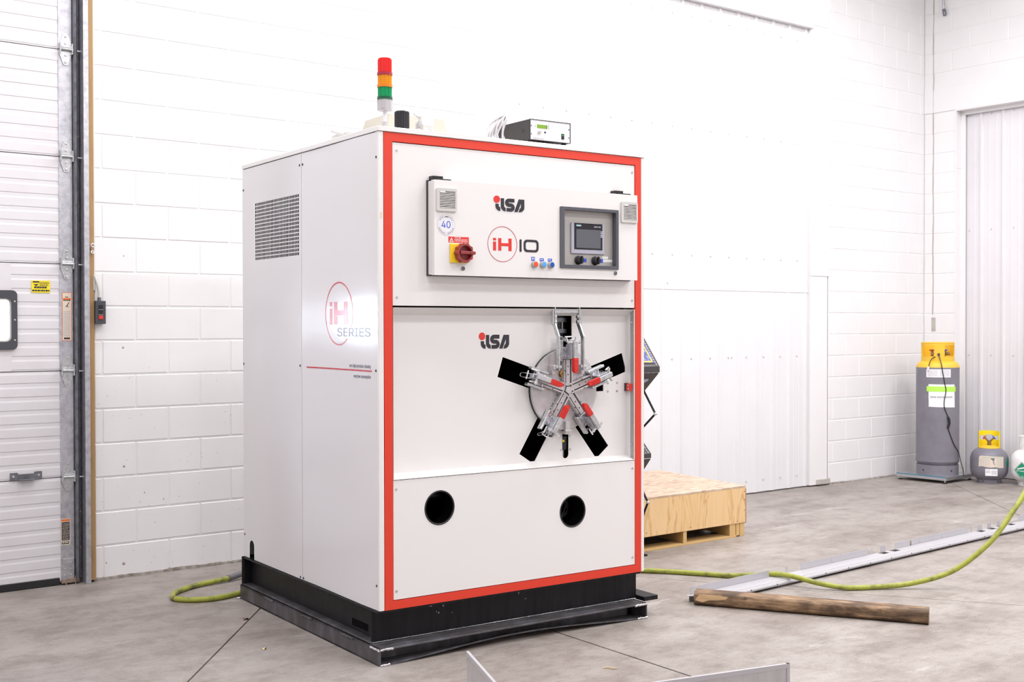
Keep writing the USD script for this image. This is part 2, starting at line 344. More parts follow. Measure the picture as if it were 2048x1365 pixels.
# back wall: backing with two door openings, courses of painted blocks in front of it
D1 = (-4.3, -0.404, 4.4)        # roller door opening
D2 = (2.409, 6.52, 4.48)        # panelled doorway
wb = thing('wall_back', kind='structure')
opening = [sbox(D1[0], 0, D1[1], D1[2]), sbox(D2[0], 0, D2[1], D2[2])]
backing = sbox(XL, 0, XR + 0.2, ZC).difference(unary_union(opening))
JD = 0.0032                     # joint depth
part(wb, 'mortar', front(ext(backing, 0.2), YW + JD + 0.2), m_wall)
def block(x0, x1, z0, z1, j=0.0046):
    """one painted block with eased edges, face at y=YW"""
    return bx(x0 + j, x1 - j, YW, YW + 0.03, z0 + j, z1 - j, 0.004)
def course(zones, off_even, off_odd, zmax, x0, x1):
    k = 0
    while k * 0.2032 < zmax:
        o = off_even if k % 2 == 0 else off_odd
        n = math.floor((x0 - o) / 0.4064)
        while o + n * 0.4064 < x1:
            a, b = max(x0, o + n * 0.4064), min(x1, o + (n + 1) * 0.4064)
            if b - a > 0.03:
                z0, z1 = k * 0.2032, min(zmax, (k + 1) * 0.2032)
                blk = block(a, b, z0 + (0.008 if k == 0 else 0), z1)
                blk.apply_translation([0, random.uniform(-0.0006, 0.0009), 0])
                part(wb, 'block', blk, m_wall)
            n += 1
        k += 1
course(None, -0.353, -0.150, 3.86, D1[1] + 0.002, D2[0])
course(None, 7.599, 7.396, 5.08, D2[1], XR)
# crumbly dirt line along the wall's foot
def crumble(x0, x1, h, seed):
    r = np.random.default_rng(seed); n = int((x1 - x0) / 0.012); xs = np.linspace(x0, x1, n)
    ms = []
    top = h * (0.35 + 1.1 * meshkit.fbm(np.stack([xs * 9, xs * 0 + seed, xs * 0], -1), 4))
    out = 0.012 * meshkit.fbm(np.stack([xs * 14, xs * 0 + seed + 9, xs * 0], -1), 4)
    V, Fc = [], []
    for i, x in enumerate(xs):
        V += [(x, YW - out[i], 0.0), (x, YW - out[i] * 0.6, top[i] * 0.8), (x, YW + 0.006, top[i])]
    for i in range(n - 1):
        for j in range(2):
            a, b = i * 3 + j, (i + 1) * 3 + j
            Fc += [[a, b, b + 1], [a, b + 1, a + 1]]
    return trimesh.Trimesh(np.array(V), Fc, process=False)
part(wb, 'mortar_crumbs', crumble(-0.40, 2.40, 0.022, 3), m_mort, kind='stuff')
part(wb, 'mortar_crumbs', crumble(6.52, 8.08, 0.012, 5), m_mort, kind='stuff')
def pock(pts):
    return cat_([lathe_at([(0, 0), (r, 0), (r * 0.6, 0.0012), (0, 0.0014)], (x, YW - 0.0002, z), (0, -1, 0), 8) for x, z, r in pts])
part(wb, 'anchor_hole', pock([(-0.227, 1.38, 0.007), (-0.225, 0.667, 0.008), (-0.23, 0.082, 0.010), (-0.335, 0.10, 0.005), (-0.1, 0.50, 0.004), (0.02, 0.45, 0.004), (-0.22, 1.93, 0.004)]), m_crack, kind='stuff')
scuffs = [(random.uniform(-0.38, 0.9), random.uniform(0.05, 1.3), random.uniform(0.0015, 0.0032)) for _ in range(90)]
part(wb, 'paint_pinhole', pock(scuffs), m_gprint, kind='stuff')

# right wall with its own panelled doorway
wr = thing('wall_right', kind='structure')
DY0, DY1, DZ = -2.4, 2.187, 3.668
rw_open = sbox(-DY1, 0, -DY0, DZ)
wr_sh = sbox(-YW, 0, -YF, ZC).difference(rw_open)
part(wr, 'mortar', side(ext(wr_sh, 0.2), XR + JD + 0.2), m_wall)
def rblock(y0, y1, z0, z1, j=0.0045):
    return bx(XR, XR + 0.03, y0 + j, y1 - j, z0 + j, z1 - j, 0.003)
for k in range(25):
    z0, z1 = k * 0.2032, (k + 1) * 0.2032
    if z0 >= 3.9:
        o = 2.436 if k % 2 else 2.233
        ys = [YW] + [o - 0.4064 * q for q in range(5)]
    elif z1 <= DZ + 0.05:
        z1 = min(z1, DZ - 0.002); ys = [YW, 2.438, DY1]
    else:
        continue
    for a, b in zip(ys[1:], ys[:-1]):
        if b - a > 0.03: part(wr, 'block', rblock(a, b, z0, z1), m_wall)
part(wr, 'lintel', cat_([bx(XR - 0.004, XR + 0.03, 2.437, YW, DZ + 0.002, 3.896), bx(XR - 0.006, XR + 0.15, DY0 - 0.4, 2.434, DZ, 3.898, 0.002)]), m_trim)
ck = [(XR - 0.0008, 2.436 + 0.003 * math.sin(9 * z) + 0.002 * math.sin(31 * z), z) for z in np.linspace(1.62, 4.9, 90)]
part(wr, 'control_joint', tube(ck, 0.0028, 5), m_crack)
part(wr, 'bare_patch', bx(XR - 0.0015, XR + 0.002, 2.405, 2.452, 1.448, 1.588), m_patch, label='bare grey patch in the corner crack')

# metal wall panels ---------------------------------------------------------
def panel_section(x0, x1, ribs, depth=0.014, minor=None):
    """plan outline (x, y) of ribbed sheet, ribs standing towards -y"""
    pts = [(x0, 0.0)]
    feats = [(r, 0.022, depth) for r in ribs] + [(r, 0.012, 0.0014) for r in (minor or [])]
    for c, w, d in sorted(feats):
        if x0 < c - w and c + w < x1:
            pts += [(c - w, 0), (c - w * 0.45, -d), (c + w * 0.45, -d), (c + w, 0)]
    pts.append((x1, 0.0))
    return pts
def ribbed(x0, x1, z0, z1, ribs, minor, y=0.0):
    p = panel_section(x0, x1, ribs, minor=minor)
    poly = Polygon(p + [(x1, 0.012), (x0, 0.012)])
    m = ext(poly, z1 - z0)
    m.apply_translation([0, y, z0]); return m
P = 0.2335
d2 = thing('door_2', kind='structure')
X0 = 3.406 - 4 * P
YP = YW + 0.03
ribs = [X0 + k * P for k in range(0, 18)]
minor = [r + P * t for r in ribs for t in (0.34, 0.66)]
edges = [2.56, X0 + 3.5 * P, X0 + 7.5 * P, X0 + 11.5 * P, 6.262]
for a, b in zip(edges[:-1], edges[1:]):
    part(d2, 'metal_panel', ribbed(a, b, 0.012, 1.83, ribs, minor, YP), m_sheet)
    part(d2, 'metal_panel', ribbed(a, b, 1.815, 4.30, ribs, minor, YP - 0.004), m_sheet)
scr = []
for r in ribs[:-1]:
    x = r + P * 0.5
    if x < 6.2:
        for z in (3.19, 2.11, 1.228, 0.12, 4.14): scr.append((x, z))
scr += [(4.40, 1.87), (5.05, 1.88), (5.20, 1.228)]
part(d2, 'backing', bx(D2[0] - 0.1, D2[1] + 0.1, YW + 0.06, YW + 0.16, -0.02, D2[2] + 0.1), m_trim)
part(d2, 'screw', cat_([lathe_at([(0, 0), (0.009, 0), (0.007, 0.005), (0, 0.006)], (x, YP - 0.002 - (0.004 if z > 1.83 else 0), z), (0, -1, 0), 8) for x, z in scr]), m_lgrey, kind='stuff')
t2 = thing('trim_2', kind='structure')
part(t2, 'jamb_board', bx(D2[0], 2.593, YW - 0.004, YW + 0.05, 0.01, 4.30, 0.002), m_trim)
part(t2, 'jamb_board', bx(6.245, 6.52, YW - 0.008, YW + 0.06, 1.971, 4.31, 0.002), m_trim)
part(t2, 'jamb_board', bx(6.245, 6.50, YW - 0.003, YW + 0.06, 0.012, 1.971, 0.002), m_trim)
part(t2, 'lintel_board', bx(D2[0], 6.50, YW - 0.012, YW + 0.06, 4.305, 4.48, 0.002), m_trim)
part(t2, 'drip_lip', cat_([bx(2.594, 6.26, YW - 0.03, YW + 0.02, 4.268, 4.284, 0.002), bx(2.56, 6.26, YW - 0.012, YW + 0.03, 4.284, 4.306)]), m_trim)
part(t2, 'worn_foot', bx(6.335, 6.535, YW - 0.016, YW - 0.002, 0.012, 0.062, 0.003), m_patch, label='worn grey foot of the trim')
# right doorway panels
d3 = thing('door_3', kind='structure')
XP = XR + 0.12
rr_ = [-(1.9754 - k * 0.2337) for k in range(-1, 18)]
mi_ = [r + 0.2337 * t for r in rr_ for t in (0.34, 0.66)]
for a, b in [(-2.187, rr_[4] - 0.11), (rr_[4] - 0.11, rr_[8] - 0.11), (rr_[8] - 0.11, rr_[12] - 0.11), (rr_[12] - 0.11, rr_[16] - 0.11)]:
    m = ribbed(a, b, 0.012, 3.645, rr_, mi_)
    m = place(m, (XP, 0, 0), (0, -1, 0), (1, 0, 0), (0, 0, 1)); m.invert()
    part(d3, 'metal_panel', m, m_sheet_r)
part(d3, 'backing', bx(XP + 0.02, XP + 0.08, DY0 - 0.1, DY1 + 0.1, -0.02, DZ + 0.1), m_trim)
part(d3, 'screw', cat_([lathe_at([(0, 0), (0.009, 0), (0.007, 0.005), (0, 0.006)], (XP - 0.001, -(r + 0.105), z), (-1, 0, 0), 8) for r in rr_[:-2] for z in (3.60, 2.46, 1.213)]), m_lgrey, kind='stuff')
t3 = thing('trim_3', kind='structure')
part(t3, 'jamb_return', bx(XR - 0.004, XR + 0.13, DY1 - 0.006, DY1 + 0.006, 0.01, 3.09, 0.001), m_trim)
part(t3, 'jamb_return', bx(XR - 0.006, XR + 0.13, DY1 - 0.009, DY1 + 0.006, 3.085, DZ, 0.001), m_trim)
part(t3, 'lip', bx(XR + 0.085, XR + 0.10, DY1 - 0.055, DY1, 0.01, DZ - 0.012), m_trim)
part(t3, 'soffit', bx(XR - 0.004, XR + 0.13, DY0, DY1 + 0.004, DZ - 0.012, DZ + 0.004), m_trim)
part(t3, 'soffit_lip', bx(XR + 0.084, XR + 0.099, DY0, DY1 - 0.001, DZ - 0.05, DZ - 0.012), m_trim)

# ------------------------------------------------------------------ sectional roller door on the left
d1 = thing('door_1', kind='structure')
YD = YW + 0.02
SEC = [0.02, 0.63, 1.250, 1.872, 2.496, 3.118, 3.74, 4.36]
WX0, WX1, WZ0, WZ1 = -1.50, -0.831, 1.376, 1.713
win_hole = rr(WX0 + 0.03, WX1 - 0.03, WZ0 + 0.045, WZ1 - 0.045, 0.03)
def door_section(z0, z1, x0, x1):
    pts = [(0.045, z0 + 0.0015), (0.0, z0 + 0.0015)]
    p = (z1 - z0) / 8
    for k in range(8):
        z = z0 + k * p
        pts += [(0.0, z + p * 0.10), (-0.0022, z + p * 0.15), (-0.0022, z + p * 0.72), (0.0, z + p * 0.86)]
    pts += [(0.0, z1 - 0.003), (0.045, z1 - 0.003)]
    return sprof(ext(Polygon(pts), x1 - x0), x0)
for k in range(7):
    z0, z1 = SEC[k], SEC[k + 1]
    if k == 2:
        m = cat_([door_section(z0, z1, D1[0], WX0 + 0.03), door_section(z0, z1, WX1 - 0.03, -0.585),
                  bx(WX0 + 0.03, WX1 - 0.03, -0.003, 0.045, z0 + 0.0015, WZ0 + 0.05), bx(WX0 + 0.03, WX1 - 0.03, -0.003, 0.045, WZ1 - 0.05, z1 - 0.003)])
    else:
        m = door_section(z0, z1, D1[0], -0.585)
    m.apply_translation([0, YD, 0])
    part(d1, 'door_panel', m, m_door)
    part(d1, 'end_stile', bx(-0.594, -0.516, YD - 0.007, YD + 0.045, z0 + 0.002, z1 - 0.003, 0.0015), m_galv)
part(d1, 'backing_sheet', cat_([bx(D1[0], WX0 + 0.02, YD + 0.046, YD + 0.05, 0, 4.4), bx(WX1 - 0.02, -0.40, YD + 0.046, YD + 0.05, 0, 4.4),
                                bx(WX0, WX1, YD + 0.046, YD + 0.05, 0, WZ0 + 0.04), bx(WX0, WX1, YD + 0.046, YD + 0.05, WZ1 - 0.04, 4.4)]), m_door)
wf = part(d1, 'window_frame', front(ext(rr(WX0, WX1, WZ0, WZ1, 0.028).difference(win_hole), 0.014), YD - 0.002), m_char, label='charcoal frame of the door window')
part(wf, 'screw', cat_([lathe_at([(0, 0), (0.005, 0), (0.004, 0.002), (0, 0.003)], (x, YD - 0.016, z), (0, -1, 0), 8) for x in (WX1 - 0.014, WX0 + 0.014) for z in (1.43, 1.545, 1.65)]), m_lgrey, kind='stuff')
part(wf, 'liner', front(ext(rr(WX0 + 0.028, WX1 - 0.028, WZ0 + 0.043, WZ1 - 0.043, 0.032).difference(rr(WX0 + 0.040, WX1 - 0.040, WZ0 + 0.053, WZ1 - 0.053, 0.024)), 0.05), YD + 0.044), m_lgrey)
part(d1, 'pane', bx(WX0 + 0.03, WX1 - 0.03, YD + 0.03, YD + 0.034, WZ0 + 0.04, WZ1 - 0.04), m_pane)
part(d1, 'bottom_seal', bx(D1[0], -0.60, YD - 0.006, YD + 0.045, 0.0, 0.045, 0.004), m_rubber)
# lift handle
def lift_handle():
    f = ext(Polygon([(-0.088, -0.022), (-0.088, 0.022), (-0.048, 0.022), (-0.042, 0.012), (0.042, 0.012), (0.048, 0.022), (0.088, 0.022), (0.088, -0.022), (0.048, -0.022), (0.042, -0.026), (-0.042, -0.026), (-0.048, -0.022)]), 0.003)
    g = bx(-0.045, 0.045, -0.024, -0.016, 0.0, 0.028, 0.002)
    b = cat_([lathe_at([(0, 0), (0.008, 0), (0.006, 0.004), (0, 0.005)], (s * 0.07, 0, 0.003), (0, 0, 1), 10) for s in (-1, 1)])
    return cat_([f, g]), b
hm, hb = lift_handle()
tr = lambda m: place(m, (-0.787, YD - 0.006, 0.652), (1, 0, 0), (0, 0, 1), (0, -1, 0))
hd = part(d1, 'lift_handle', tr(hm), m_galvd)
part(hd, 'bolt', tr(hb), m_galv)
# hinges with roller shafts
def kite():
    return Polygon([(-0.010, 0.088), (0.010, 0.088), (0.031, 0.030), (0.031, -0.030), (0.010, -0.088), (-0.010, -0.088), (-0.031, -0.030), (-0.031, 0.030)]).buffer(0.003)
for z in SEC[1:7]:
    c = (-0.553, YD - 0.0075, z)
    h = part(d1, 'hinge', front(ext(affinity.translate(kite(), c[0], z), 0.0055), c[1]), m_zinc)
    part(h, 'knuckle', cat_([cyl((-0.585, c[1] - 0.018, z), (-0.512, c[1] - 0.018, z), 0.009, 14), cyl((-0.585, c[1] - 0.010, z + 0.013), (-0.52, c[1] - 0.010, z + 0.013), 0.006, 10),
                             bx(-0.590, -0.584, c[1] - 0.03, c[1], z - 0.03, z + 0.035, 0.002), bx(-0.522, -0.516, c[1] - 0.03, c[1], z - 0.03, z + 0.035, 0.002)]), m_zinc)
    part(h, 'roller_shaft', cyl((-0.515, c[1] - 0.018, z - 0.004), (-0.456, c[1] - 0.018, z - 0.004), 0.0055, 12), m_zinc)
    for dz in (0.075, 0.034, -0.034, -0.075):
        part(h, 'bolt', lathe_at([(0, 0), (0.0075, 0), (0.006, 0.004), (0, 0.005)], (c[0], c[1] - 0.0055, z + dz), (0, -1, 0), 10), m_zinc)
bbx = part(d1, 'bottom_bracket', bx(-0.587, -0.519, YD - 0.012, YD - 0.007, 0.03, 0.152, 0.001), m_galv)
for i in range(3):
    for s in (-0.571, -0.538):
        part(bbx, 'bolt', lathe_at([(0, 0), (0.007, 0), (0.006, 0.004), (0, 0.005)], (s, YD - 0.012, 0.055 + 0.035 * i), (0, -1, 0), 10), m_zinc)
part(bbx, 'rusty_foot', cat_([bx(-0.594, -0.49, YD - 0.02, YD - 0.004, 0.008, 0.034, 0.003), cyl((-0.57, YD - 0.022, 0.0), (-0.57, YD - 0.022, 0.034), 0.004, 8), cyl((-0.515, YD - 0.022, 0.0), (-0.515, YD - 0.022, 0.05), 0.004, 8)]), m_rust, label='rusty lower edge of the bracket')
# stickers on the door
s1 = part(d1, 'notice_sticker', bx(-0.750, -0.646, YD - 0.0052, YD - 0.0042, 1.702, 1.772), m_tyel2, label='yellow notice sticker with black print')
pr = cat_([front(lines(-0.705, -0.652, 1.74, 1.766, 4, seed=2), YD - 0.0052), front(lines(-0.735, -0.66, 1.724, 1.738, 1, 0.75, seed=4), YD - 0.0052), front(lines(-0.746, -0.65, 1.706, 1.720, 1, 0.7, seed=5), YD - 0.0052),
           front(ext(Polygon([(-0.742, 1.768), (-0.708, 1.768), (-0.706, 1.760), (-0.744, 1.760)]), 0.0006), YD - 0.0052), front(ext(Polygon([(-0.740, 1.751), (-0.708, 1.751), (-0.724, 1.740)]), 0.0006), YD - 0.0052)])
part(s1, 'print', pr, m_ink)
s2 = part(d1, 'warning_label', bx(-0.580, -0.525, YD - 0.0086, YD - 0.0072, 1.424, 1.706), m_cream, label='tall cream warning label with orange border')
oz = sbox(-0.580, 1.424, -0.525, 1.706).difference(sbox(-0.5775, 1.4265, -0.5275, 1.7035))
part(s2, 'orange_print', front(cat_([ext(oz, 0.0006), bx(-0.575, -0.530, 1.664, 1.673, 0, 0.0006)]), YD - 0.0086), m_orange)
part(s2, 'black_print', front(cat_([lines(-0.572, -0.533, 1.655, 1.663, 1, 0.8, 1), lines(-0.562, -0.545, 1.675, 1.681, 1, 0.8, 8), ext(LineString([(-0.540, 1.648), (-0.552, 1.63), (-0.545, 1.62)]).buffer(0.0018), 0.0006), ext(LineString([(-0.552, 1.63), (-0.558, 1.622)]).buffer(0.0018), 0.0006), bx(-0.57, -0.536, 1.433, 1.443, 0, 0.0006)]), YD - 0.0086), m_ink)
part(s2, 'small_print', front(cat_([lines(-0.573, -0.532, 1.448, 1.60, 22, 0.35, 3)]), YD - 0.0086), m_gprint)
s3 = part(d1, 'warning_label', bx(-0.594, -0.541, YD - 0.0086, YD - 0.0072, 0.232, 0.385), m_cream, label='black warning label with orange header')
part(s3, 'orange_print', bx(-0.592, -0.543, YD - 0.0092, YD - 0.0086, 0.371, 0.382), m_orange)
part(s3, 'black_print', cat_([bx(-0.590, -0.545, YD - 0.0092, YD - 0.0086, 0.259, 0.366), bx(-0.590, -0.548, YD - 0.0092, YD - 0.0086, 0.238, 0.252)]), m_ink)
part(s3, 'white_print', front(cat_([lines(-0.586, -0.548, 0.262, 0.362, 14, 0.3, 6), lines(-0.586, -0.552, 0.241, 0.249, 1, 0.8, 7)]), YD - 0.0092), m_cream)
# track and jamb
tk = d1
prof = LineString([(-0.512, YD + 0.01), (-0.512, YD - 0.035), (-0.505, YD - 0.045), (-0.495, YD - 0.035), (-0.492, YD - 0.005), (-0.475, YD + 0.0)]).buffer(0.002)
part(tk, 'track_channel', place(ext(prof, 4.33), (0, 0, 0.03), (1, 0, 0), (0, 1, 0), (0, 0, 1)), m_galvd)
part(tk, 'wall_angle', cat_([bx(-0.466, -0.440, YW - 0.050, YW - 0.045, 0.0, 4.4, 0.001), bx(-0.470, -0.465, YW - 0.050, YD + 0.034, 0.0, 4.4)]), m_galv)
for z in (0.21, 0.42, 0.94, 1.40, 1.85, 2.21, 2.62, 3.10):
    part(tk, 'track_bolt', cat_([cyl((-0.484, YD + 0.001, z), (-0.484, YD - 0.010, z), 0.007, 10), bx(-0.507, -0.484, YD - 0.012, YD - 0.006, z - 0.004, z + 0.004)]), m_rust)
t1 = thing('trim_1', kind='structure')
part(t1, 'jamb_timber', bx(-0.4395, -0.4035, YW - 0.022, YW + 0.05, 0.012, 4.4, 0.002), m_timber)
part(t1, 'edge_bead', bx(-0.4035, -0.396, YW - 0.014, YW + 0.01, 1.83, 4.4, 0.001), m_trim)
part(t1, 'staple', cat_([bx(-0.4393, -0.436, YW - 0.0235, YW - 0.021, z, z + 0.06) for z in (0.52, 1.02, 1.45, 2.06, 2.66, 3.28)]), m_rust, kind='stuff')
eb = thing('eye_bolt', 'two small chrome eye bolts screwed into the brown timber jamb', 'bolt', (-0.425, YW - 0.022, 1.955))
part(eb, 'eye', place(trimesh.creation.torus(0.010, 0.004, major_sections=20, minor_sections=8), (0.006, -0.022, 0.028), (1, 0, 0), (0, 0, 1), (0, -1, 0)), m_bright, True)
part(eb, 'shank', cyl((0, 0.002, 0.0), (0.004, -0.02, 0.02), 0.005, 10), m_bright, True)
part(eb, 'eye', place(trimesh.creation.torus(0.008, 0.0035, major_sections=20, minor_sections=8), (0.006, -0.018, -0.012), (1, 0, 0), (0, 0.3, 0.95), (0, -0.95, 0.3)), m_bright, True)
# push-button station and its conduit
bs = thing('button_station', 'dark grey three-button control box on the block wall beside the timber jamb', 'control box', (-0.376, YW, 1.59))
part(bs, 'housing', bx(-0.030, 0.030, -0.05, 0.0, -0.068, 0.068, 0.002), m_char)
for z, mm in ((0.032, m_black), (0.002, m_black), (-0.030, m_redp)):
    part(bs, 'button', bx(-0.012, 0.012, -0.056, -0.048, z - 0.011, z + 0.011, 0.002), mm, label='red stop button' if mm is m_redp else None)
for z in (0.016, -0.0145): part(bs, 'button_lip', bx(-0.012, 0.012, -0.0535, -0.048, z, z + 0.002), m_lgrey)
part(bs, 'conduit', tube(spline([(-0.0015, -0.03, 0.08), (-0.002, -0.03, 0.11), (-0.006, -0.03, 0.14), (-0.016, -0.03, 0.18), (-0.026, -0.022, 0.22), (-0.0275, -0.012, 0.26), (-0.0275, -0.012, 2.0)], 6), 0.0085, 12), m_lgrey, True)
part(bs, 'fitting', cat_([cyl((-0.0015, -0.03, 0.066), (-0.0015, -0.03, 0.088), 0.011, 12)]), m_galvd, 30)
# hose bib pipe hanging in the far corner
pp = thing('pipe_stub', 'short grey pipe end high up in the far corner', 'pipe', (XR, 2.31, 4.64))
part(pp, 'pipe', cyl((-0.03, -0.01, 0.01), (-0.03, 0.035, 0.6), 0.011, 12), m_galv, True)
part(pp, 'nozzle', cyl((-0.03, -0.018, -0.012), (-0.03, -0.007, 0.05), 0.017, 12), m_galvd, True)

# ------------------------------------------------------------------ the cleaning machine (own frame: x along its front, y away from the camera)
TH = -0.059238
W, D, ZB, ZT = 1.545, 1.577, 0.236, 2.393
mc = thing('dry_cleaning_machine', 'large white industrial cleaning machine with red front frame on black beams', 'machine', (0, 0, 0), TH)
def screws(parent, pts, mk=m_zinc, r=0.0065):
    part(parent, 'screw', cat_([lathe_at([(0, 0), (r, 0), (r * 0.8, 0.0025), (r * 0.45, 0.0028), (r * 0.4, 0.0012), (0, 0.001)], o, ax, 10) for o, ax in pts]), mk, kind='stuff')
FA = (0, -1, 0); SA = (-1, 0, 0)
# carcass
part(mc, 'corner_post', cat_([bx(0.0, 0.0265, 0.0, 0.03, ZB, 2.369, 0.002)]), m_white)
part(mc, 'tape_scrap', bx(0.010, 0.020, -0.0006, 0.0004, 1.985, 2.012), m_cream, label='small amber scrap of tape on the corner post')
part(mc, 'corner_post', bx(1.5245, W, 0.0, 0.03, ZB, 2.369, 0.002), m_white)
part(mc, 'red_surround', front(ext(sbox(0.028, ZB, 1.523, 2.368).difference(sbox(0.0705, 0.275, 1.485, 2.3295)), 0.028), 0.028), m_red)
up_ = part(mc, 'upper_panel', bx(0.0735, 1.4835, 0.004, 0.03, 1.597, 2.327, 0.0015), m_white)
screws(up_, [((x, 0.004, z), FA) for x in (0.095, 1.466) for z in (2.291, 1.635)])
CXD, CZD = 1.055, 1.190                          # hub of the round door
# recessed middle panel with star-shaped cut-outs
stars = []
for a, r in ((17.5, 0.425), (162.0, 0.385), (237.5, 0.395), (308.5, 0.42)):
    w = 0.050
    q = affinity.rotate(sbox(0.05, -w, r, w), a, origin=(0, 0))
    stars.append(affinity.translate(q, CXD, CZD))
stars.append(sbox(1.030, 1.25, 1.121, 1.70))
slot_low = sbox(1.0605, 0.865, 1.100, 1.03).union(circ(1.0803, 0.865, 0.0197))
holes = unary_union(stars + [circ(CXD, CZD, 0.16), slot_low, sbox(1.27, 1.173, 1.323, 1.212)])
RX0, RX1, RZ0, RZ1 = 0.0735, 1.4765, 0.818, 1.590
BX0, BX1, BZ0, BZ1 = 0.0735, 1.4765, 0.838, 1.556
holes = holes.intersection(sbox(BX0 + 0.01, BZ0 + 0.005, BX1 - 0.008, BZ1 + 0.05))
rp = part(mc, 'recessed_panel', front(ext(sbox(BX0, BZ0, BX1, BZ1).difference(holes), 0.004), 0.064), m_white)
V = np.array([(RX0, 0.0, RZ0), (RX1, 0.0, RZ0), (RX1, 0.0, RZ1), (RX0, 0.0, RZ1), (BX0, 0.06, BZ0), (BX1, 0.06, BZ0), (BX1, 0.06, BZ1), (BX0, 0.06, BZ1)])
part(rp, 'recess_flange', trimesh.Trimesh(V, [[a, b, c] for q in ((0, 1, 5, 4), (1, 2, 6, 5), (2, 3, 7, 6), (3, 0, 4, 7)) for a, b, c in ((q[0], q[1], q[2]), (q[0], q[2], q[3]))], process=False), m_white)
part(rp, 'edge_strip', cat_([bx(1.4765, 1.4835, 0.002, 0.03, 0.818, 1.59), bx(0.0735, 1.4835, 0.002, 0.03, 0.8155, 0.8185)]), m_white)
screws(rp, [((1.475, 0.02, z), SA) for z in (1.524, 0.893)] + [((x, 0.060, z), FA) for x in (1.352, 1.412) for z in (1.213, 1.170)] + [((x, 0.060, z), FA) for x in (1.052, 1.109) for z in (0.955, 0.888)])
lt = part(mc, 'door_latch', bx(1.462, 1.4765, 0.012, 0.055, 1.172, 1.208, 0.001), m_redp, label='red latch block at the panel edge')
part(lt, 'latch_gap', bx(1.4615, 1.4765, 0.045, 0.0595, 1.170, 1.210), m_black)
screws(lt, [((1.462, 0.028, z), SA) for z in (1.182, 1.199)], r=0.005)
cav = trimesh.creation.box((1.38, 0.55, 0.78)); cav.update_faces(cav.triangles_center[:, 1] > -0.27); cav.invert(); cav.apply_translation((0.775, 0.345, 1.205))
iv = part(mc, 'inner_cavity', cav, m_void)
part(iv, 'drum_ring', cat_([lathe_at([(0.0, 0), (0.062, 0), (0.062, 0.02), (0, 0.02)], (1.075, 0.142, z), (0, 0, 1), 24) for z in (1.525, 1.47)]), m_galvd, 30)
part(iv, 'drum_core', cyl((1.075, 0.142, 1.38), (1.075, 0.142, 1.58), 0.052, 24), m_black, 30)
part(iv, 'cap_screw', cyl((1.09, 0.078, 1.437), (1.09, 0.10, 1.437), 0.008, 12), m_zinc, 30)
for xx in (1.078, 1.082): part(iv, 'cable', cyl((xx, 0.085, 1.48), (xx, 0.085, 1.525), 0.0016, 6), m_lgrey)
part(iv, 'actuator', cat_([bx(1.063, 1.098, 0.07, 0.12, 0.885, 0.955, 0.003)]), m_black, label='black actuator in the lower slot')
part(iv, 'actuator_tag', bx(1.069, 1.081, 0.0685, 0.0705, 0.925, 0.937), m_tyel2, label='yellow tag on the actuator')
part(iv, 'actuator_rod', cyl((1.0805, 0.095, 0.845), (1.0805, 0.095, 0.885), 0.015, 14), m_zinc, 30)
# lower panel with two ports
lp_poly = sbox(0.0735, 0.278, 1.4835, 0.8135).difference(circ(0.3145, 0.672, 0.0775, 24)).difference(circ(1.082, 0.587, 0.0775, 24))
lo = part(mc, 'lower_panel', front(ext(lp_poly, 0.004), 0.007), m_white)
screws(lo, [((x, 0.003, z), FA) for x in (0.0885, 1.467) for z in (0.774, 0.316)])
for (px, pz, ring) in ((0.3145, 0.672, False), (1.082, 0.587, True)):
    pt = part(mc, 'round_port', place(trimesh.creation.torus(0.0765, 0.0042, major_sections=48, minor_sections=10), (px, 0.004, pz), (1, 0, 0), (0, 0, 1), (0, -1, 0)), m_rubber, True, label='black rubber-edged round port')
    well = lathe([(0.0775, 0.0), (0.0775, 0.09), (0.16, 0.10), (0.16, 0.34), (0, 0.34)], 40); well.invert()
    part(pt, 'well', place(well, (px, 0.007, pz), (1, 0, 0), (0, 0, -1), (0, 1, 0)), m_void, 40)
    if ring:
        part(pt, 'collar', lathe_at([(0.036, 0), (0.050, 0), (0.050, 0.03), (0.036, 0.03), (0.036, 0)], (px + 0.030, 0.17, pz - 0.004), (0.1, -1, 0), 32), m_galvd, 40)
        part(pt, 'cable', tube(spline([(px + 0.0, 0.12, pz - 0.07), (px + 0.04, 0.13, pz - 0.02), (px + 0.07, 0.14, pz + 0.03)], 6), 0.0022, 6), m_galvd)
    else:
        part(pt, 'pipe_bend', tube(spline([(px + 0.02, 0.22, pz + 0.15), (px + 0.03, 0.18, pz + 0.045), (px + 0.10, 0.16, pz + 0.04), (px + 0.16, 0.16, pz + 0.05)], 6), 0.030, 14), m_black, True)
        part(pt, 'bolt', cyl((px - 0.02, 0.1, pz + 0.02), (px - 0.02, 0.12, pz + 0.02), 0.003, 8), m_bright)
# side panels (left side, seen), right side, back
gx = [(1.399 - 0.565 * (k + 0.5) / 30) for k in range(30)]; gz = [(1.860 + 0.310 * (k + 0.5) / 16) for k in range(16)]
slots = [sbox(-y - 0.0064, z - 0.0072, -y + 0.0064, z + 0.0072) for y in gx for z in gz]
sl = sbox(-1.4935, 0.2, -1.430, 0.306).union(circ(-1.46175, 0.306, 0.03175))
rear_p = sbox(-1.5765, ZB + 0.002, -0.8080, 2.3665).difference(unary_union(slots + [sl]))
rp2 = part(mc, 'side_panel', side(ext(rear_p, 0.0010), 0.0010), m_wside, label='rear left side panel with a slotted vent')
screws(rp2, [((0.0, y, z), SA) for y, z in ((1.56, 2.254), (1.565, 1.30), (1.56, 0.36), (0.826, 2.31), (0.826, 1.309), (0.831, 0.248))], m_char)
part(rp2, 'vent_backing', bx(0.055, 0.06, 0.78, 1.45, 1.80, 2.24), m_void)
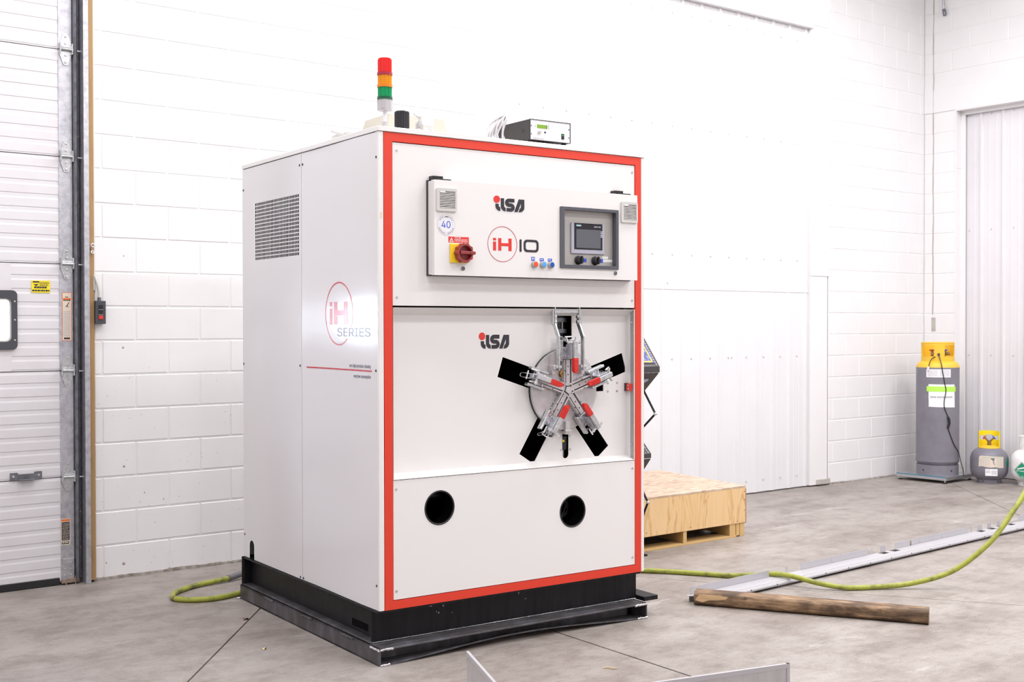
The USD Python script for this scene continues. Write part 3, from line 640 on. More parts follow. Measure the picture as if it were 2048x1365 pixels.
part(rp2, 'slot_backing', bx(0.05, 0.06, 1.38, 1.54, 0.2, 0.40), m_void)
from scipy.interpolate import CubicSpline
OILCAN = CubicSpline([0.010, 0.20, 0.46, 0.805], [0.0, -0.0019, 0.0013, 0.0])
def dish(m):         # the thin sheet is not quite flat: it bows by a millimetre or two
    m = m.copy(); y = m.vertices[:, 1]; m.vertices[:, 0] += OILCAN(np.clip(y, 0.010, 0.805)); return m
sheet = cat_([bx(0.0, 0.003, 0.010 + 0.0265 * k, 0.010 + 0.0265 * (k + 1), ZB + 0.002, 2.3665) for k in range(30)]); sheet.merge_vertices()
cen = sheet.triangles_center; inner = (np.abs(np.round((cen[:, 1] - 0.010) / 0.0265) * 0.0265 + 0.010 - cen[:, 1]) < 1e-6) & (cen[:, 1] > 0.02) & (cen[:, 1] < 0.79)
sheet.update_faces(~inner)
fp2 = part(mc, 'side_panel', dish(sheet), m_wside, 20, label='front left side panel with red circle print')
screws(fp2, [((0.0002, y, z), SA) for y, z in ((0.018, 2.256), (0.025, 1.307), (0.024, 0.347), (0.790, 2.31), (0.797, 0.248))], m_char)
part(mc, 'side_panel', bx(W - 0.003, W, 0.03, D, ZB, 2.3665), m_white)
part(mc, 'back_panel', bx(0.003, W - 0.003, D - 0.003, D, ZB, 2.3665), m_white)
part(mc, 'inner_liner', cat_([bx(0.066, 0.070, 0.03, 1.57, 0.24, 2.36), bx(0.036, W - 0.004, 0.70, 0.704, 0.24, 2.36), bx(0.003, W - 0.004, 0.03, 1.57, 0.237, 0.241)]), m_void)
part(mc, 'roof_panel', bx(-0.002, W + 0.002, -0.004, 0.8045, 2.3705, ZT, 0.002), m_white)
part(mc, 'roof_panel', bx(-0.002, W + 0.002, 0.8075, D + 0.004, 2.3705, ZT, 0.002), m_white)
part(mc, 'roof_gap', bx(0.004, W - 0.004, 0.008, D - 0.006, 2.364, 2.372), m_slat)
# side print
def sprint(name, m2, mat, parent=fp2, label=None):
    part(parent, name, dish(side(m2.subdivide_to_size(0.05), 0.0001)), mat, label=label)
ring = circ(-0.393, 1.565, 0.1495, 32).difference(circ(-0.393, 1.565, 0.1430, 32)).difference(sbox(-0.335, 1.447, -0.05, 1.505))
sprint('circle_emblem', ext(ring, 0.0009), m_crims, label='red ring emblem')
ih = [sbox(-0.492, 1.515, -0.467, 1.589), sbox(-0.492, 1.600, -0.467, 1.620), sbox(-0.445, 1.515, -0.412, 1.620), sbox(-0.337, 1.515, -0.304, 1.620), sbox(-0.43, 1.557, -0.32, 1.580)]
sprint('emblem_letters', ext(unary_union(ih), 0.0009), m_crims, label='red letters iH')
sprint('series_lettering', text('SERIES', -0.410, -0.075, 1.458, 0.040, False, 0.0009), m_slate, label='grey word SERIES')
sprint('red_stripe', bx(-0.753, -0.063, 1.3005, 1.3075, 0, 0.0009), m_crims)
sprint('slogan_lettering', text('very high precision cleaning', -0.283, -0.073, 1.317, 0.0155, False, 0.0009), m_slate, label='small line very high precision cleaning')
sprint('slogan_lettering', text('very low consumption', -0.240, -0.073, 1.270, 0.0155, False, 0.0009), m_slate, label='small line very low consumption')
# maker's logo: dot and four letters
def smooth(p, r=9): return p.buffer(r, quad_segs=5).buffer(-2 * r, quad_segs=5).buffer(r, quad_segs=5)
def arcpts(cx_, cy_, rx, ry, a0, a1, n=10):
    return [(cx_ + rx * math.cos(math.radians(a)), cy_ + ry * math.sin(math.radians(a))) for a in np.linspace(a0, a1, n)]
LI = Polygon([(370, 645), (490, 645), (490, 720), (505, 765), (550, 800), (550, 945)] + arcpts(550, 735, 180, 210, 90, 180))
LL = Polygon([(575, 395), (695, 395), (695, 725), (712, 772), (755, 800), (755, 945)] + arcpts(755, 735, 180, 210, 90, 180))
LS = Polygon([(1100, 390), (890, 390)] + arcpts(890, 567, 150, 178, 270, 90, 16) + [(965, 745)] + arcpts(965, 770, 22, 26, 270, 450, 6) + [(795, 798), (795, 945), (955, 945)] + arcpts(955, 768, 155, 178, 90, -90, 16) + [(895, 592)] + arcpts(895, 567, 25, 24, 90, 270, 6) + [(1100, 542)])
LA = Polygon([(1275, 395), (1490, 395), (1490, 735)] + arcpts(1300, 735, 190, 210, 0, 90) + [(1270, 945), (1310, 800), (1350, 765), (1367, 700), (1367, 575), (1352, 575), (1225, 945), (1100, 945)])
def logo(parent, x0, z0, wd, ht, yf, dx=0.0):
    sx, sz = wd / 1200.0, ht / 650.0
    f = lambda p: affinity.translate(affinity.scale(affinity.translate(p, -290, -950), sx, -sz, origin=(0, 0)), x0, z0)
    lg = part(parent, 'logo_dot', front(ext(f(affinity.scale(Point(417, 450).buffer(1, quad_segs=16), 122, 152)), 0.002), yf), m_redp, label='red dot of the logo')
    for nm, p in (('logo_letter_i', LI), ('logo_letter_l', LL), ('logo_letter_s', LS), ('logo_letter_a', LA)):
        part(parent, nm, front(ext(f(p.buffer(0)), 0.002), yf), m_ink)
logo(rp, 0.5665, 1.397, 0.1735, 0.0775, 0.0600)

# control box on the front
cb = part(mc, 'control_box', bx(0.2535, 1.4445, -0.030, 0.006, 1.739, 2.163, 0.002), m_white)
YC = -0.060
gap = part(cb, 'door_gap', bx(0.256, 1.443, -0.036, -0.028, 1.741, 2.161), m_slat)
part(cb, 'door', front(ext(rr(0.2515, 1.4475, 1.736, 2.1665, 0.003).difference(sbox(0.969, 1.794, 1.311, 2.076)), 0.026), -0.034), m_white)
part(cb, 'back_gasket', bx(0.2480, 1.449, -0.004, 0.0045, 1.734, 2.168), m_slat)
for x0 in (0.262, 1.325):
    part(cb, 'hinge_clip', cat_([bx(x0, x0 + 0.055, -0.030, 0.006, 2.163, 2.187, 0.001), bx(x0 + 0.008, x0 + 0.085, -0.052, -0.02, 2.163, 2.1725, 0.001)]), m_black)
for gx0 in (0.2615, 1.3375):
    w_ = 0.106; gz0, gz1 = 2.0255, 2.1290; cx0 = gx0 + w_ / 2
    part(cb, 'fan_grille', front(ext(rr(gx0, gx0 + w_, gz0, gz1, 0.006).difference(sbox(gx0 + 0.014, gz0 + 0.013, gx0 + w_ - 0.009, gz1 - 0.012)), 0.009), YC), m_lgrey, label='ridged fan grille')
    part(cb, 'grille_backing', bx(gx0 + 0.01, gx0 + w_ - 0.005, YC - 0.002, YC, gz0 + 0.01, gz1 - 0.01), m_slat)
    louv = []
    for k in range(11):
        zc = gz0 + 0.017 + k * 0.0074
        louv.append(bx(gx0 + 0.013, cx0, YC - 0.0075, YC - 0.001, zc - 0.0022, zc + 0.0022))
        t = bx(cx0, gx0 + w_ - 0.008, YC - 0.0075, YC - 0.001, zc - 0.0022, zc + 0.0022)
        louv.append(t)
    part(cb, 'grille_louvre', cat_(louv), m_lgrey, kind='stuff')
    part(cb, 'grille_tag', bx(gx0 + 0.016, gx0 + 0.044, YC - 0.0085, YC - 0.007, gz1 - 0.019, gz1 - 0.010), m_wprint)
logo(cb, 0.5715, 2.0425, 0.1750, 0.0710, YC)
rg = circ(0.622, 1.8885, 0.0830, 32).difference(circ(0.622, 1.8885, 0.0808, 32))
part(cb, 'circle_emblem', front(ext(rg, 0.001), YC), m_crims, label='thin red ring emblem')
ih = [sbox(0.5695, 1.858, 0.5855, 1.899), sbox(0.5695, 1.905, 0.5855, 1.916), sbox(0.598, 1.858, 0.6155, 1.9165), sbox(0.656, 1.858, 0.6735, 1.9165), sbox(0.610, 1.880, 0.662, 1.8935)]
part(cb, 'emblem_letters', front(ext(unary_union(ih), 0.001), YC), m_redp, label='red letters iH')
part(cb, 'number_one', front(ext(rr(0.7195, 0.7310, 1.856, 1.9155, 0.005), 0.001), YC), m_ink)
part(cb, 'number_zero', front(ext(rr(0.7430, 0.8300, 1.856, 1.9155, 0.019).difference(rr(0.7550, 0.8180, 1.867, 1.9045, 0.011)), 0.001), YC), m_ink)
# anniversary sticker
st = part(cb, 'anniversary_sticker', front(ext(circ(0.3145, 1.9645, 0.0465, 24), 0.0006), YC), m_face)
c40 = (0.3145, 1.9645)
rings = unary_union([circ(*c40, 0.0468, 24).difference(circ(*c40, 0.0460, 24)), circ(*c40, 0.0345, 24).difference(circ(*c40, 0.0338, 24))])
part(st, 'ring_print', front(ext(rings, 0.0009), YC), m_gprint)
part(st, 'number_print', front(text('40', 0.2895, 0.3370, 1.9510, 0.031, False, 0.001), YC - 0.0002), m_blue, label='blue number 40')
part(st, 'small_print', front(cat_([bx(0.3145 + 0.040 * math.cos(a) - 0.0011, 0.3145 + 0.040 * math.cos(a) + 0.0011, 1.9645 + 0.040 * math.sin(a) - 0.0014, 1.9645 + 0.040 * math.sin(a) + 0.0014, 0, 0.001) for a in [math.radians(d) for d in list(range(30, 66, 7)) + list(range(115, 152, 7)) + list(range(200, 262, 5)) + list(range(280, 342, 5))]] + [bx(0.307, 0.326, 1.9995, 2.0035, 0, 0.001)]), YC - 0.0002), m_slate, kind='stuff')
# mains switch with warning plate
wp = part(cb, 'warning_plate', bx(0.3265, 0.4355, YC - 0.001, YC, 1.8855, 1.9125), m_redp, label='red warning plate with white print')
tri = Polygon([(0.330, 1.888), (0.354, 1.888), (0.342, 1.909)]); tri = tri.difference(tri.buffer(-0.0028))
part(wp, 'white_print', front(cat_([ext(tri, 0.0006), bx(0.3412, 0.3428, 1.8915, 1.9005, 0, 0.0006), text('ATTENTION', 0.358, 0.392, 1.9058, 0.0042, True, 0.0006), lines(0.358, 0.428, 1.888, 1.9045, 3, 0.4, 11)]), YC - 0.001), m_wprint)
ms = part(cb, 'mains_switch', bx(0.3325, 0.4285, YC - 0.008, YC, 1.7935, 1.8800, 0.002), m_yel, label='yellow plate of the red mains switch')
dialp = [(0.3955 + (0.0430 + 0.0024 * math.cos(10 * a)) * math.cos(a) * 1.0, 1.838 + (0.0430 + 0.0024 * math.cos(10 * a)) * math.sin(a)) for a in np.linspace(0, 2 * np.pi, 100, endpoint=False)]
dial = Polygon(dialp)
part(ms, 'dial_rim', front(ext(dial.difference(circ(0.3955, 1.838, 0.0335, 20)), 0.030), YC - 0.008), m_brick)
part(ms, 'dial_floor', front(ext(circ(0.3955, 1.838, 0.034, 20), 0.008), YC - 0.008), m_brick)
part(ms, 'dial_handle', cat_([bx(0.368, 0.448, YC - 0.042, YC - 0.014, 1.832, 1.846, 0.002)]), m_brick, label='red bar handle of the switch')
part(ms, 'handle_hole', cyl((0.418, YC - 0.0425, 1.839), (0.418, YC - 0.041, 1.839), 0.003, 10), m_black)
for x_ in (0.4035, 1.303):
    lk = part(cb, 'cam_lock', lathe_at([(0, 0), (0.0095, 0), (0.0095, 0.004), (0.007, 0.006), (0.0045, 0.006), (0.0045, 0.003), (0, 0.003)], (x_, YC, 1.769), FA, 18), m_galvd, 30)
for x_, mm, lb in ((0.803, m_obut, 'orange push button'), (0.8525, m_lblue, 'light blue push button'), (0.8995, m_dblue, 'dark blue push button')):
    b_ = part(cb, 'push_button', lathe_at([(0, 0), (0.0165, 0), (0.0165, 0.014), (0.0135, 0.017), (0.0125, 0.017), (0.0125, 0.012), (0, 0.012)], (x_, YC, 1.799), FA, 24), m_plate, 30)
    part(cb, 'button_cap', lathe_at([(0, 0), (0.0122, 0), (0.0122, 0.006), (0, 0.0075)], (x_, YC - 0.0115, 1.799), FA, 24), mm, 30, label=lb)
for x0, x1, z0, z1 in ((0.787, 0.8085, 1.8165, 1.8345), (0.8365, 0.861, 1.8155, 1.8290), (0.8850, 0.9095, 1.8155, 1.8290)):
    lb = part(cb, 'button_label', bx(x0, x1, YC - 0.0008, YC, z0, z1), m_blue)
    part(cb, 'label_print', front(cat_([lines(x0 + 0.003, x1 - 0.003, z0 + 0.003, z1 - 0.003, 2 if z1 - z0 > 0.015 else 1, 0.6, 12)]), YC - 0.0008), m_wprint)
# operator terminal
HX0, HX1, HZ0, HZ1 = 0.9570, 1.3190, 1.7860, 2.0840
part(cb, 'terminal_bezel', front(ext(rr(HX0, HX1, HZ0, HZ1, 0.004).difference(rr(HX0 + 0.024, HX1 - 0.016, HZ0 + 0.017, HZ1 - 0.014, 0.003)), 0.034), YC + 0.026), m_dgrey, label='dark grey bezel of the operator terminal')
part(cb, 'terminal_plate', bx(0.970, 1.310, -0.0375, -0.0362, 1.795, 2.075), m_plate)
YT = -0.0375
part(cb, 'terminal_body', bx(1.0385, 1.2475, YT - 0.008, YT, 1.8595, 2.0125, 0.003), m_silver)
part(cb, 'terminal_glass', bx(1.0560, 1.2320, YT - 0.0092, YT - 0.007, 1.8815, 2.0105, 0.0006), m_glassb)
part(cb, 'terminal_screen', bx(1.0680, 1.2200, YT - 0.0098, YT - 0.009, 1.8895, 1.9805), m_scr, label='dim grey screen')
part(cb, 'maker_tag', bx(1.0680, 1.0980, YT - 0.0099, YT - 0.009, 1.9945, 2.0025), m_teal, label='teal maker tag')
part(cb, 'maker_tag_lettering', front(text('SIEMENS', 1.070, 1.096, 1.9965, 0.0042, True, 0.0004), YT - 0.0099), m_wprint)
part(cb, 'terminal_lettering', front(text('SIMATIC HMI', 1.178, 1.2200, 1.9925, 0.0062, False, 0.0005), YT - 0.0092), m_wprint)
part(cb, 'key_sticker', front(cat_([sbox_m for sbox_m in [bx(1.2205, 1.2310, 1.944 + 0.0085 * k, 1.9505 + 0.0085 * k, 0, 0.0005) for k in range(4)]]), YT - 0.0092), m_silver, kind='stuff')
for kx in (1.0860, 1.1905):
    part(cb, 'selector_knob', lathe_at([(0, 0), (0.0225, 0), (0.0225, 0.004), (0.019, 0.006), (0.019, 0.024), (0.016, 0.027), (0, 0.027)], (kx, YT, 1.829), FA, 22), m_black, 35, label='black selector knob')
    part(cb, 'knob_grip', bx(kx - 0.004, kx + 0.004, YT - 0.036, YT - 0.02, 1.811, 1.848, 0.001), m_black)
    part(cb, 'knob_label', bx(kx + 0.036, kx + 0.052, YT - 0.0006, YT, 1.820, 1.838), m_blue)
part(cb, 'paper_strip', bx(1.238, 1.274, YT - 0.0006, YT, 1.840, 1.852), m_wprint)
part(cb, 'paper_strip', bx(1.240, 1.302, YT - 0.0006, YT, 1.824, 1.837), m_wprint)

# round clamped door -----------------------------------------------------------
dr = part(mc, 'round_door', place(lathe([(0, 0), (0.2, 0), (0.2, 0.003), (0.2, 0.012), (0.1985, 0.0145), (0, 0.0145)], 72), (CXD, 0.0445, CZD), (1, 0, 0), (0, 0, 1), (0, -1, 0)), m_cast, 35, label='round cast door held by five red-handled clamps')
part(dr, 'door_gasket', place(lathe([(0.14, 0), (0.1995, 0), (0.1995, 0.026), (0.14, 0.026)], 72), (CXD, 0.0705, CZD), (1, 0, 0), (0, 0, 1), (0, -1, 0)), m_rubber, 35)
YDF = 0.030
hub = Polygon([(0.020 * math.cos(math.radians(72 * k + 54)), 0.020 * math.sin(math.radians(72 * k + 54))) for k in range(5)])
part(dr, 'hub', front(ext(affinity.translate(hub, CXD, CZD), 0.033), YDF), m_cast)
def local(m, a):     # u radial, v tangential, w towards viewer
    c, s = math.cos(a), math.sin(a)
    return place(m, (CXD, YDF, CZD), (c, 0, s), (-s, 0, c), (0, -1, 0))
for k, deg in enumerate((18.0, 90.0, 162.0, 237.0, 307.5)):
    a = math.radians(deg)
    sp = cat_([bx(0.012, 0.150, -0.026, 0.026, 0, 0.007, 0.001), bx(0.016, 0.150, -0.026, -0.019, 0, 0.030, 0.001), bx(0.016, 0.150, 0.019, 0.026, 0, 0.030, 0.001), bx(0.02, 0.150, -0.012, 0.012, 0.006, 0.026, 0.001)])
    part(dr, 'spoke', local(sp, a), m_cast)
    part(dr, 'spoke_hole', local(cat_([cyl((r, v, w), (r, v, w + 0.0006), 0.0032, 8) for r, v, w in ((0.075, 0.0, 0.026), (0.115, 0.0, 0.026), (0.135, -0.0225, 0.03), (0.095, -0.0225, 0.03), (0.095, 0.0225, 0.03))]), a), m_black, kind='stuff')
    part(dr, 'weld', local(cat_([lathe_at([(0, 0), (0.0045, 0), (0.003, 0.004), (0, 0.005)], (r, v, 0.001), (0, 0, 1), 7) for r in (0.035, 0.06, 0.09, 0.12) for v in (-0.028, 0.028)]), a), m_bright, kind='stuff')
    for s in (-1, 1):
        part(dr, 'clamp_rail', local(bx(0.142, 0.248, s * 0.041 - 0.0065, s * 0.041 + 0.0065, 0.004, 0.034, 0.002), a), m_zinc)
    cl = cat_([bx(0.152, 0.212, -0.033, 0.033, 0.014, 0.030, 0.002), bx(0.160, 0.225, -0.016, -0.0125, 0.028, 0.078, 0.001), bx(0.160, 0.225, 0.0125, 0.016, 0.028, 0.078, 0.001),
               bx(0.205, 0.25, -0.012, 0.012, 0.03, 0.062, 0.003)])
    part(dr, 'clamp_base', local(cl, a), m_galv)
    part(dr, 'clamp_bolt', local(cat_([cyl((r, v, 0.029), (r, v, 0.038), 0.0065, 6) for r in (0.165, 0.20) for v in (-0.025, 0.025)]), a), m_bright, kind='stuff')
    lv = cat_([bx(0.158, 0.243, -0.0115, -0.009, 0.074, 0.091, 0.001), bx(0.158, 0.243, 0.009, 0.0115, 0.074, 0.091, 0.001), bx(0.152, 0.243, -0.0115, 0.0115, 0.088, 0.0915, 0.0015), cyl((0.232, -0.024, 0.076), (0.232, 0.024, 0.076), 0.0055, 10)])
    part(dr, 'clamp_lever', local(lv, a), m_zinc)
    rods = cat_([cyl((0.236, -0.032, 0.078), (0.236, 0.040, 0.078), 0.0042, 8), cyl((0.225, -0.030, 0.05), (0.262, -0.030, 0.05), 0.0042, 8), cyl((0.262, -0.022, 0.03), (0.262, 0.022, 0.03), 0.004, 8), cyl((0.228, 0.026, 0.06), (0.258, 0.030, 0.052), 0.004, 8), cyl((0.236, -0.034, 0.078), (0.236, -0.027, 0.078), 0.008, 6), cyl((0.236, 0.024, 0.078), (0.236, 0.031, 0.078), 0.008, 6)])
    part(dr, 'clamp_rod', local(rods, a), m_bright)
    part(dr, 'clamp_hook', local(tube(spline([(0.235, -0.011, 0.03), (0.252, -0.011, 0.0), (0.258, -0.009, -0.026), (0.262, 0.0, -0.030), (0.258, 0.009, -0.026), (0.252, 0.011, 0.0), (0.235, 0.011, 0.03)], 4), 0.0026, 7), a), m_zinc, True)
    gp = Polygon([(0.158, -0.0130), (0.158, 0.0130), (0.108, 0.0130), (0.096, 0.0115), (0.086, 0.006), (0.084, 0.0), (0.086, -0.006), (0.096, -0.0115), (0.108, -0.0130)])
    gm = place(ext(gp.buffer(-0.003).buffer(0.003), 0.020), (0, 0, 0.074), (1, 0, 0), (0, 1, 0), (0, 0, 1))
    ridges = [bx(r, r + 0.0032, -0.0095, 0.0095, 0.093, 0.0955, 0.0008) for r in np.arange(0.103, 0.153, 0.0072)]
    part(dr, 'clamp_grip', local(cat_([gm] + ridges), a), m_grip, label='ridged red grip')
# yoke carrying the door
for xa in (0.980, 1.131):
    pth = [(0.018, 1.598), (0.018, 1.515), (-0.016, 1.452), (-0.016, 1.298)]
    pol = LineString(pth).buffer(0.011, cap_style='square', join_style='mitre')
    part(dr, 'yoke_arm', sprof(ext(pol, 0.007), xa - 0.0035), m_zinc)
    for z in (1.552, 1.526): part(dr, 'yoke_bolt', cyl((xa - 0.011, 0.018, z), (xa + 0.011, 0.018, z), 0.0095, 6), m_bright)
    part(dr, 'yoke_pivot', cyl((xa - 0.016, -0.014, 1.305), (xa + 0.016, -0.014, 1.305), 0.0095, 12), m_bright, 30)
    xo = xa - 0.016 if xa < 1.05 else xa + 0.012
    part(dr, 'clevis', cat_([bx(xo - 0.010, xo + 0.010, -0.004, 0.031, 1.266, 1.294, 0.002), bx(xo - 0.009, xo + 0.009, -0.016, 0.031, 1.290, 1.315, 0.004)]), m_cast)
part(dr, 'yoke_bridge', cat_([bx(0.985, 1.128, 0.012, 0.052, 1.568, 1.588, 0.002), bx(0.966, 0.9745, 0.008, 0.03, 1.512, 1.588, 0.001), bx(1.1365, 1.143, 0.008, 0.03, 1.512, 1.588, 0.001)]), m_zinc)
part(dr, 'drain_nut', lathe_at([(0.010, 0), (0.0195, 0), (0.0195, 0.014), (0.017, 0.016), (0.010, 0.016), (0.010, 0.0)], (1.036, YDF, 1.270), FA, 6), m_brass, label='brass hexagon nut')
part(dr, 'drain_sleeve', lathe_at([(0, 0), (0.021, 0), (0.021, 0.004), (0, 0.004)], (1.036, YDF, 1.270), FA, 20), m_rust)
part(dr, 'bottom_tab', cat_([bx(1.048, 1.076, 0.014, 0.032, 0.985, 1.035, 0.002), cyl((1.045, 0.018, 0.985), (1.083, 0.018, 0.985), 0.0085, 10), bx(1.052, 1.076, 0.02, 0.07, 0.968, 0.985, 0.002)]), m_cast)

# base beams under the body
bb = part(mc, 'base_beam', cat_([bx(-0.008, 0.092, 0.002, 1.580, 0.226, 0.2355, 0.001), bx(0.036, 0.045, 0.080, 1.580, 0.079, 0.2355)]), m_bplate, label='black beam under the left side')
part(bb, 'bottom_flange', bx(-0.010, 0.092, 0.072, 1.580, 0.0795, 0.087, 0.001), m_raw)
part(bb, 'lift_slot', bx(0.0345, 0.0365, 0.18, 0.335, 0.106, 0.138), m_void)
part(bb, 'stiffener', bx(-0.008, 0.036, 1.555, 1.567, 0.088, 0.226), m_bplate)
part(mc, 'base_beam', cat_([bx(1.440, 1.545, 0.080, 1.580, 0.226, 0.2355), bx(1.490, 1.500, 0.080, 1.580, 0.079, 0.2355), bx(1.440, 1.545, 0.080, 1.580, 0.0795, 0.088)]), m_bplate)
part(mc, 'front_plate', bx(-0.001, 1.549, 0.070, 0.082, 0.080, 0.2348, 0.001), m_bplate, label='black front plate of the base')
part(mc, 'paint_chip', cat_([bx(x, x + w, 0.0692, 0.0702, z, z + h) for x, z, w, h in ((0.30, 0.205, 0.012, 0.012), (0.37, 0.196, 0.006, 0.008), (0.345, 0.168, 0.006, 0.006), (0.335, 0.176, 0.004, 0.004), (0.42, 0.16, 0.004, 0.003), (0.80, 0.20, 0.004, 0.012), (0.84, 0.17, 0.006, 0.003))]), m_gprint, kind='stuff')
part(mc, 'rear_plate', bx(-0.012, 1.494, 1.570, 1.580, 0.080, 0.2348), m_bplate)
part(mc, 'gusset', place(ext(Polygon([(0, 0.22), (0, 0.12), (0.028, 0.12)]), 0.008), (1.548, 0.30, 0), (1, 0, 0), (0, 0, 1), (0, -1, 0)), m_bplate)
part(mc, 'front_sill', bx(0.03, 1.52, 0.004, 0.072, 0.226, 0.2350), m_bplate)
part(mc, 'step_plate', bx(1.545, 1.638, 0.0, 0.50, 0.0790, 0.1010, 0.001), m_bplate, label='black flat plate sticking out at the right')

# ------------------------------------------------------------------ welded channel skid on the floor
sk = thing('steel_skid', 'bare dark steel channel skid lying flat under the machine', 'skid', (0, 0, 0), TH)
H = 0.0785
def chan_side(x, s):
    return cat_([bx(x, x + s * 0.008, -0.032, 1.588, 0.0, H, 0.001), bx(x, x + s * 0.055, -0.032, 1.588, H - 0.009, H), bx(x, x + s * 0.055, -0.032, 1.588, 0, 0.008)])
part(sk, 'channel', chan_side(-0.0175, 1), m_raw)
part(sk, 'channel', chan_side(1.537, -1), m_raw)
n = 40; xs = np.linspace(0.04, 1.478, n)
bowz = 0.030 * np.sin((xs - 0.04) / 1.438 * np.pi) ** 1.2 + 0.0
bowy = 0.020 * np.sin((xs - 0.04) / 1.438 * np.pi) ** 2
def strip(y0, y1, z0, zt):
    V, Fc = [], []
    for i in range(n):
        for (yy, zz) in ((y0 + bowy[i], z0 + bowz[i]), (y1, z0), (y1, z0 + zt), (y0 + bowy[i], z0 + bowz[i] + zt)): V.append((xs[i], yy, zz))
    for i in range(n - 1):
        for j in range(4):
            a, b, c, d = i * 4 + j, i * 4 + (j + 1) % 4, (i + 1) * 4 + (j + 1) % 4, (i + 1) * 4 + j
            Fc += [[a, d, c], [a, c, b]]
    return trimesh.Trimesh(np.array(V), Fc, process=False)
part(sk, 'channel', cat_([bx(0.036, 1.482, 0.062, 0.070, 0.0, H), bx(-0.009, 1.529, -0.032, 0.075, H - 0.009, H - 0.0004, 0.001), strip(-0.032, 0.062, 0.001, 0.007)]), m_raw, label='front channel with a bowed bottom flange')
part(sk, 'channel', cat_([bx(0.036, 1.482, 1.580, 1.588, 0.0, H), bx(0.036, 1.482, 1.53, 1.588, H - 0.009, H)]), m_raw)
def bead(p0, p1, r, seed):
    r_ = np.random.default_rng(seed); p0, p1 = np.array(p0), np.array(p1); k = max(3, int(np.linalg.norm(p1 - p0) / (r * 0.9)))
    P = p0 + (p1 - p0) * np.linspace(0, 1, k)[:, None] + r_.normal(0, r * 0.15, (k, 3))
    return tube(P, r * (0.75 + 0.5 * r_.random(k)), 7)
for i, y in enumerate((1.13, 0.66, 0.22)):
    part(sk, 'weld_bead', bead((-0.0185, y, H - 0.0085), (-0.0185, y + 0.12, H - 0.0085), 0.0055, i), m_raw)
part(sk, 'weld_bead', bead((-0.019, -0.032, H - 0.007), (-0.018, 0.05, H - 0.007), 0.0055, 20), m_weld)
part(sk, 'weld_bead', bead((-0.014, -0.034, H - 0.006), (0.05, -0.034, H - 0.006), 0.0055, 21), m_weld)
part(sk, 'weld_bead', bead((1.455, -0.034, H - 0.006), (1.535, -0.034, H - 0.006), 0.0055, 22), m_weld)
part(sk, 'weld_bead', bead((-0.016, -0.034, 0.004), (0.035, -0.034, 0.004), 0.0055, 23), m_weld)
part(sk, 'weld_bead', bead((1.470, -0.034, 0.004), (1.536, -0.034, 0.004), 0.0055, 24), m_weld)
part(mc, 'weld_seam', bead((0.0, 0.0685, 0.0822), (1.545, 0.0685, 0.0822), 0.0024, 25), m_zinc)
part(sk, 'weld_bead', bead((-0.018, 1.575, 0.004), (-0.036, 1.592, 0.004), 0.006, 26), m_weld)

# ------------------------------------------------------------------ on top of the machine
def onto(name, label, cat, group=None):
    return thing(name, label, cat, (0, 0, ZT), TH, group)
tw = onto('signal_tower', 'signal tower with red, amber and green lenses on the machine roof', 'signal light')
TX, TY = 0.067, 0.060
part(tw, 'pole_socket', cyl((TX, TY, 0), (TX, TY, 0.030), 0.0125, 20), m_grey, 30)
part(tw, 'pole', cyl((TX, TY, 0.02), (TX, TY, 0.085), 0.0095, 20), m_pole, 30)
hexa = lambda r, k=8: Polygon([(TX + r * math.cos(2 * math.pi * (i + 0.5) / k), TY + r * math.sin(2 * math.pi * (i + 0.5) / k)) for i in range(k)])
bs_ = ext(hexa(0.0345), 0.049); bs_.apply_translation([0, 0, 0.080])
part(tw, 'base', bs_, m_grey)
part(tw, 'base_rib', place(bx(-0.009, 0.009, -0.002, 0.004, 0.006, 0.046, 0.001), (TX - 0.0185, TY - 0.0255, 0.08), (0.809, -0.588, 0), (0.588, 0.809, 0), (0, 0, 1)), m_grey)
def lens(z0, z1, r):
    nn = 48; th = np.linspace(0, 2 * np.pi, nn, endpoint=False)
    rad = r * (1 - 0.07 * (np.arange(nn) % 4 == 0))
    pol = Polygon([(TX + q * math.cos(t), TY + q * math.sin(t)) for q, t in zip(rad, th)])
    m = ext(pol, z1 - z0); m.apply_translation([0, 0, z0]); return m
for z0, mm, nm, h in ((0.1290, m_lens_g, 'green_lens', 0.0545), (0.1835, m_lens_a, 'amber_lens', 0.0545), (0.2380, m_lens_r, 'red_lens', 0.0690)):
    p_ = part(tw, nm, lens(z0 + 0.010, z0 + h, 0.0320), mm)
    part(p_, 'lens_collar', cyl((TX, TY, z0), (TX, TY, z0 + 0.0125), 0.0348, 32), M(nm + '_collar', {'green_lens': (0.0, 0.10, 0.045), 'amber_lens': (0.75, 0.20, 0.0), 'red_lens': (0.38, 0.015, 0.05)}[nm], 0.3), 30)
    part(p_, 'lens_core', cyl((TX, TY, z0 + 0.012), (TX, TY, z0 + h - 0.006), 0.012, 12), m_pole)
part(tw, 'top_cap', lathe_at([(0, 0), (0.030, 0), (0.030, 0.006), (0.027, 0.008), (0, 0.008)], (TX, TY, 0.3065), (0, 0, 1), 32), m_lens_r, 30)
cp = onto('vent_cap', 'black ribbed round cap beside the signal tower', 'cap')
nn = 72; pol = Polygon([(0.205 + (0.0335 + 0.0012 * math.cos(18 * t)) * math.cos(t), 0.15 + (0.0335 + 0.0012 * math.cos(18 * t)) * math.sin(t)) for t in np.linspace(0, 2 * np.pi, nn, endpoint=False)])
m = ext(pol, 0.088); m.apply_translation([0, 0, 0.012])
part(cp, 'ribbed_body', m, m_black)
part(cp, 'foot_ring', cyl((0.205, 0.15, 0), (0.205, 0.15, 0.014), 0.0355, 32), m_black, 30)
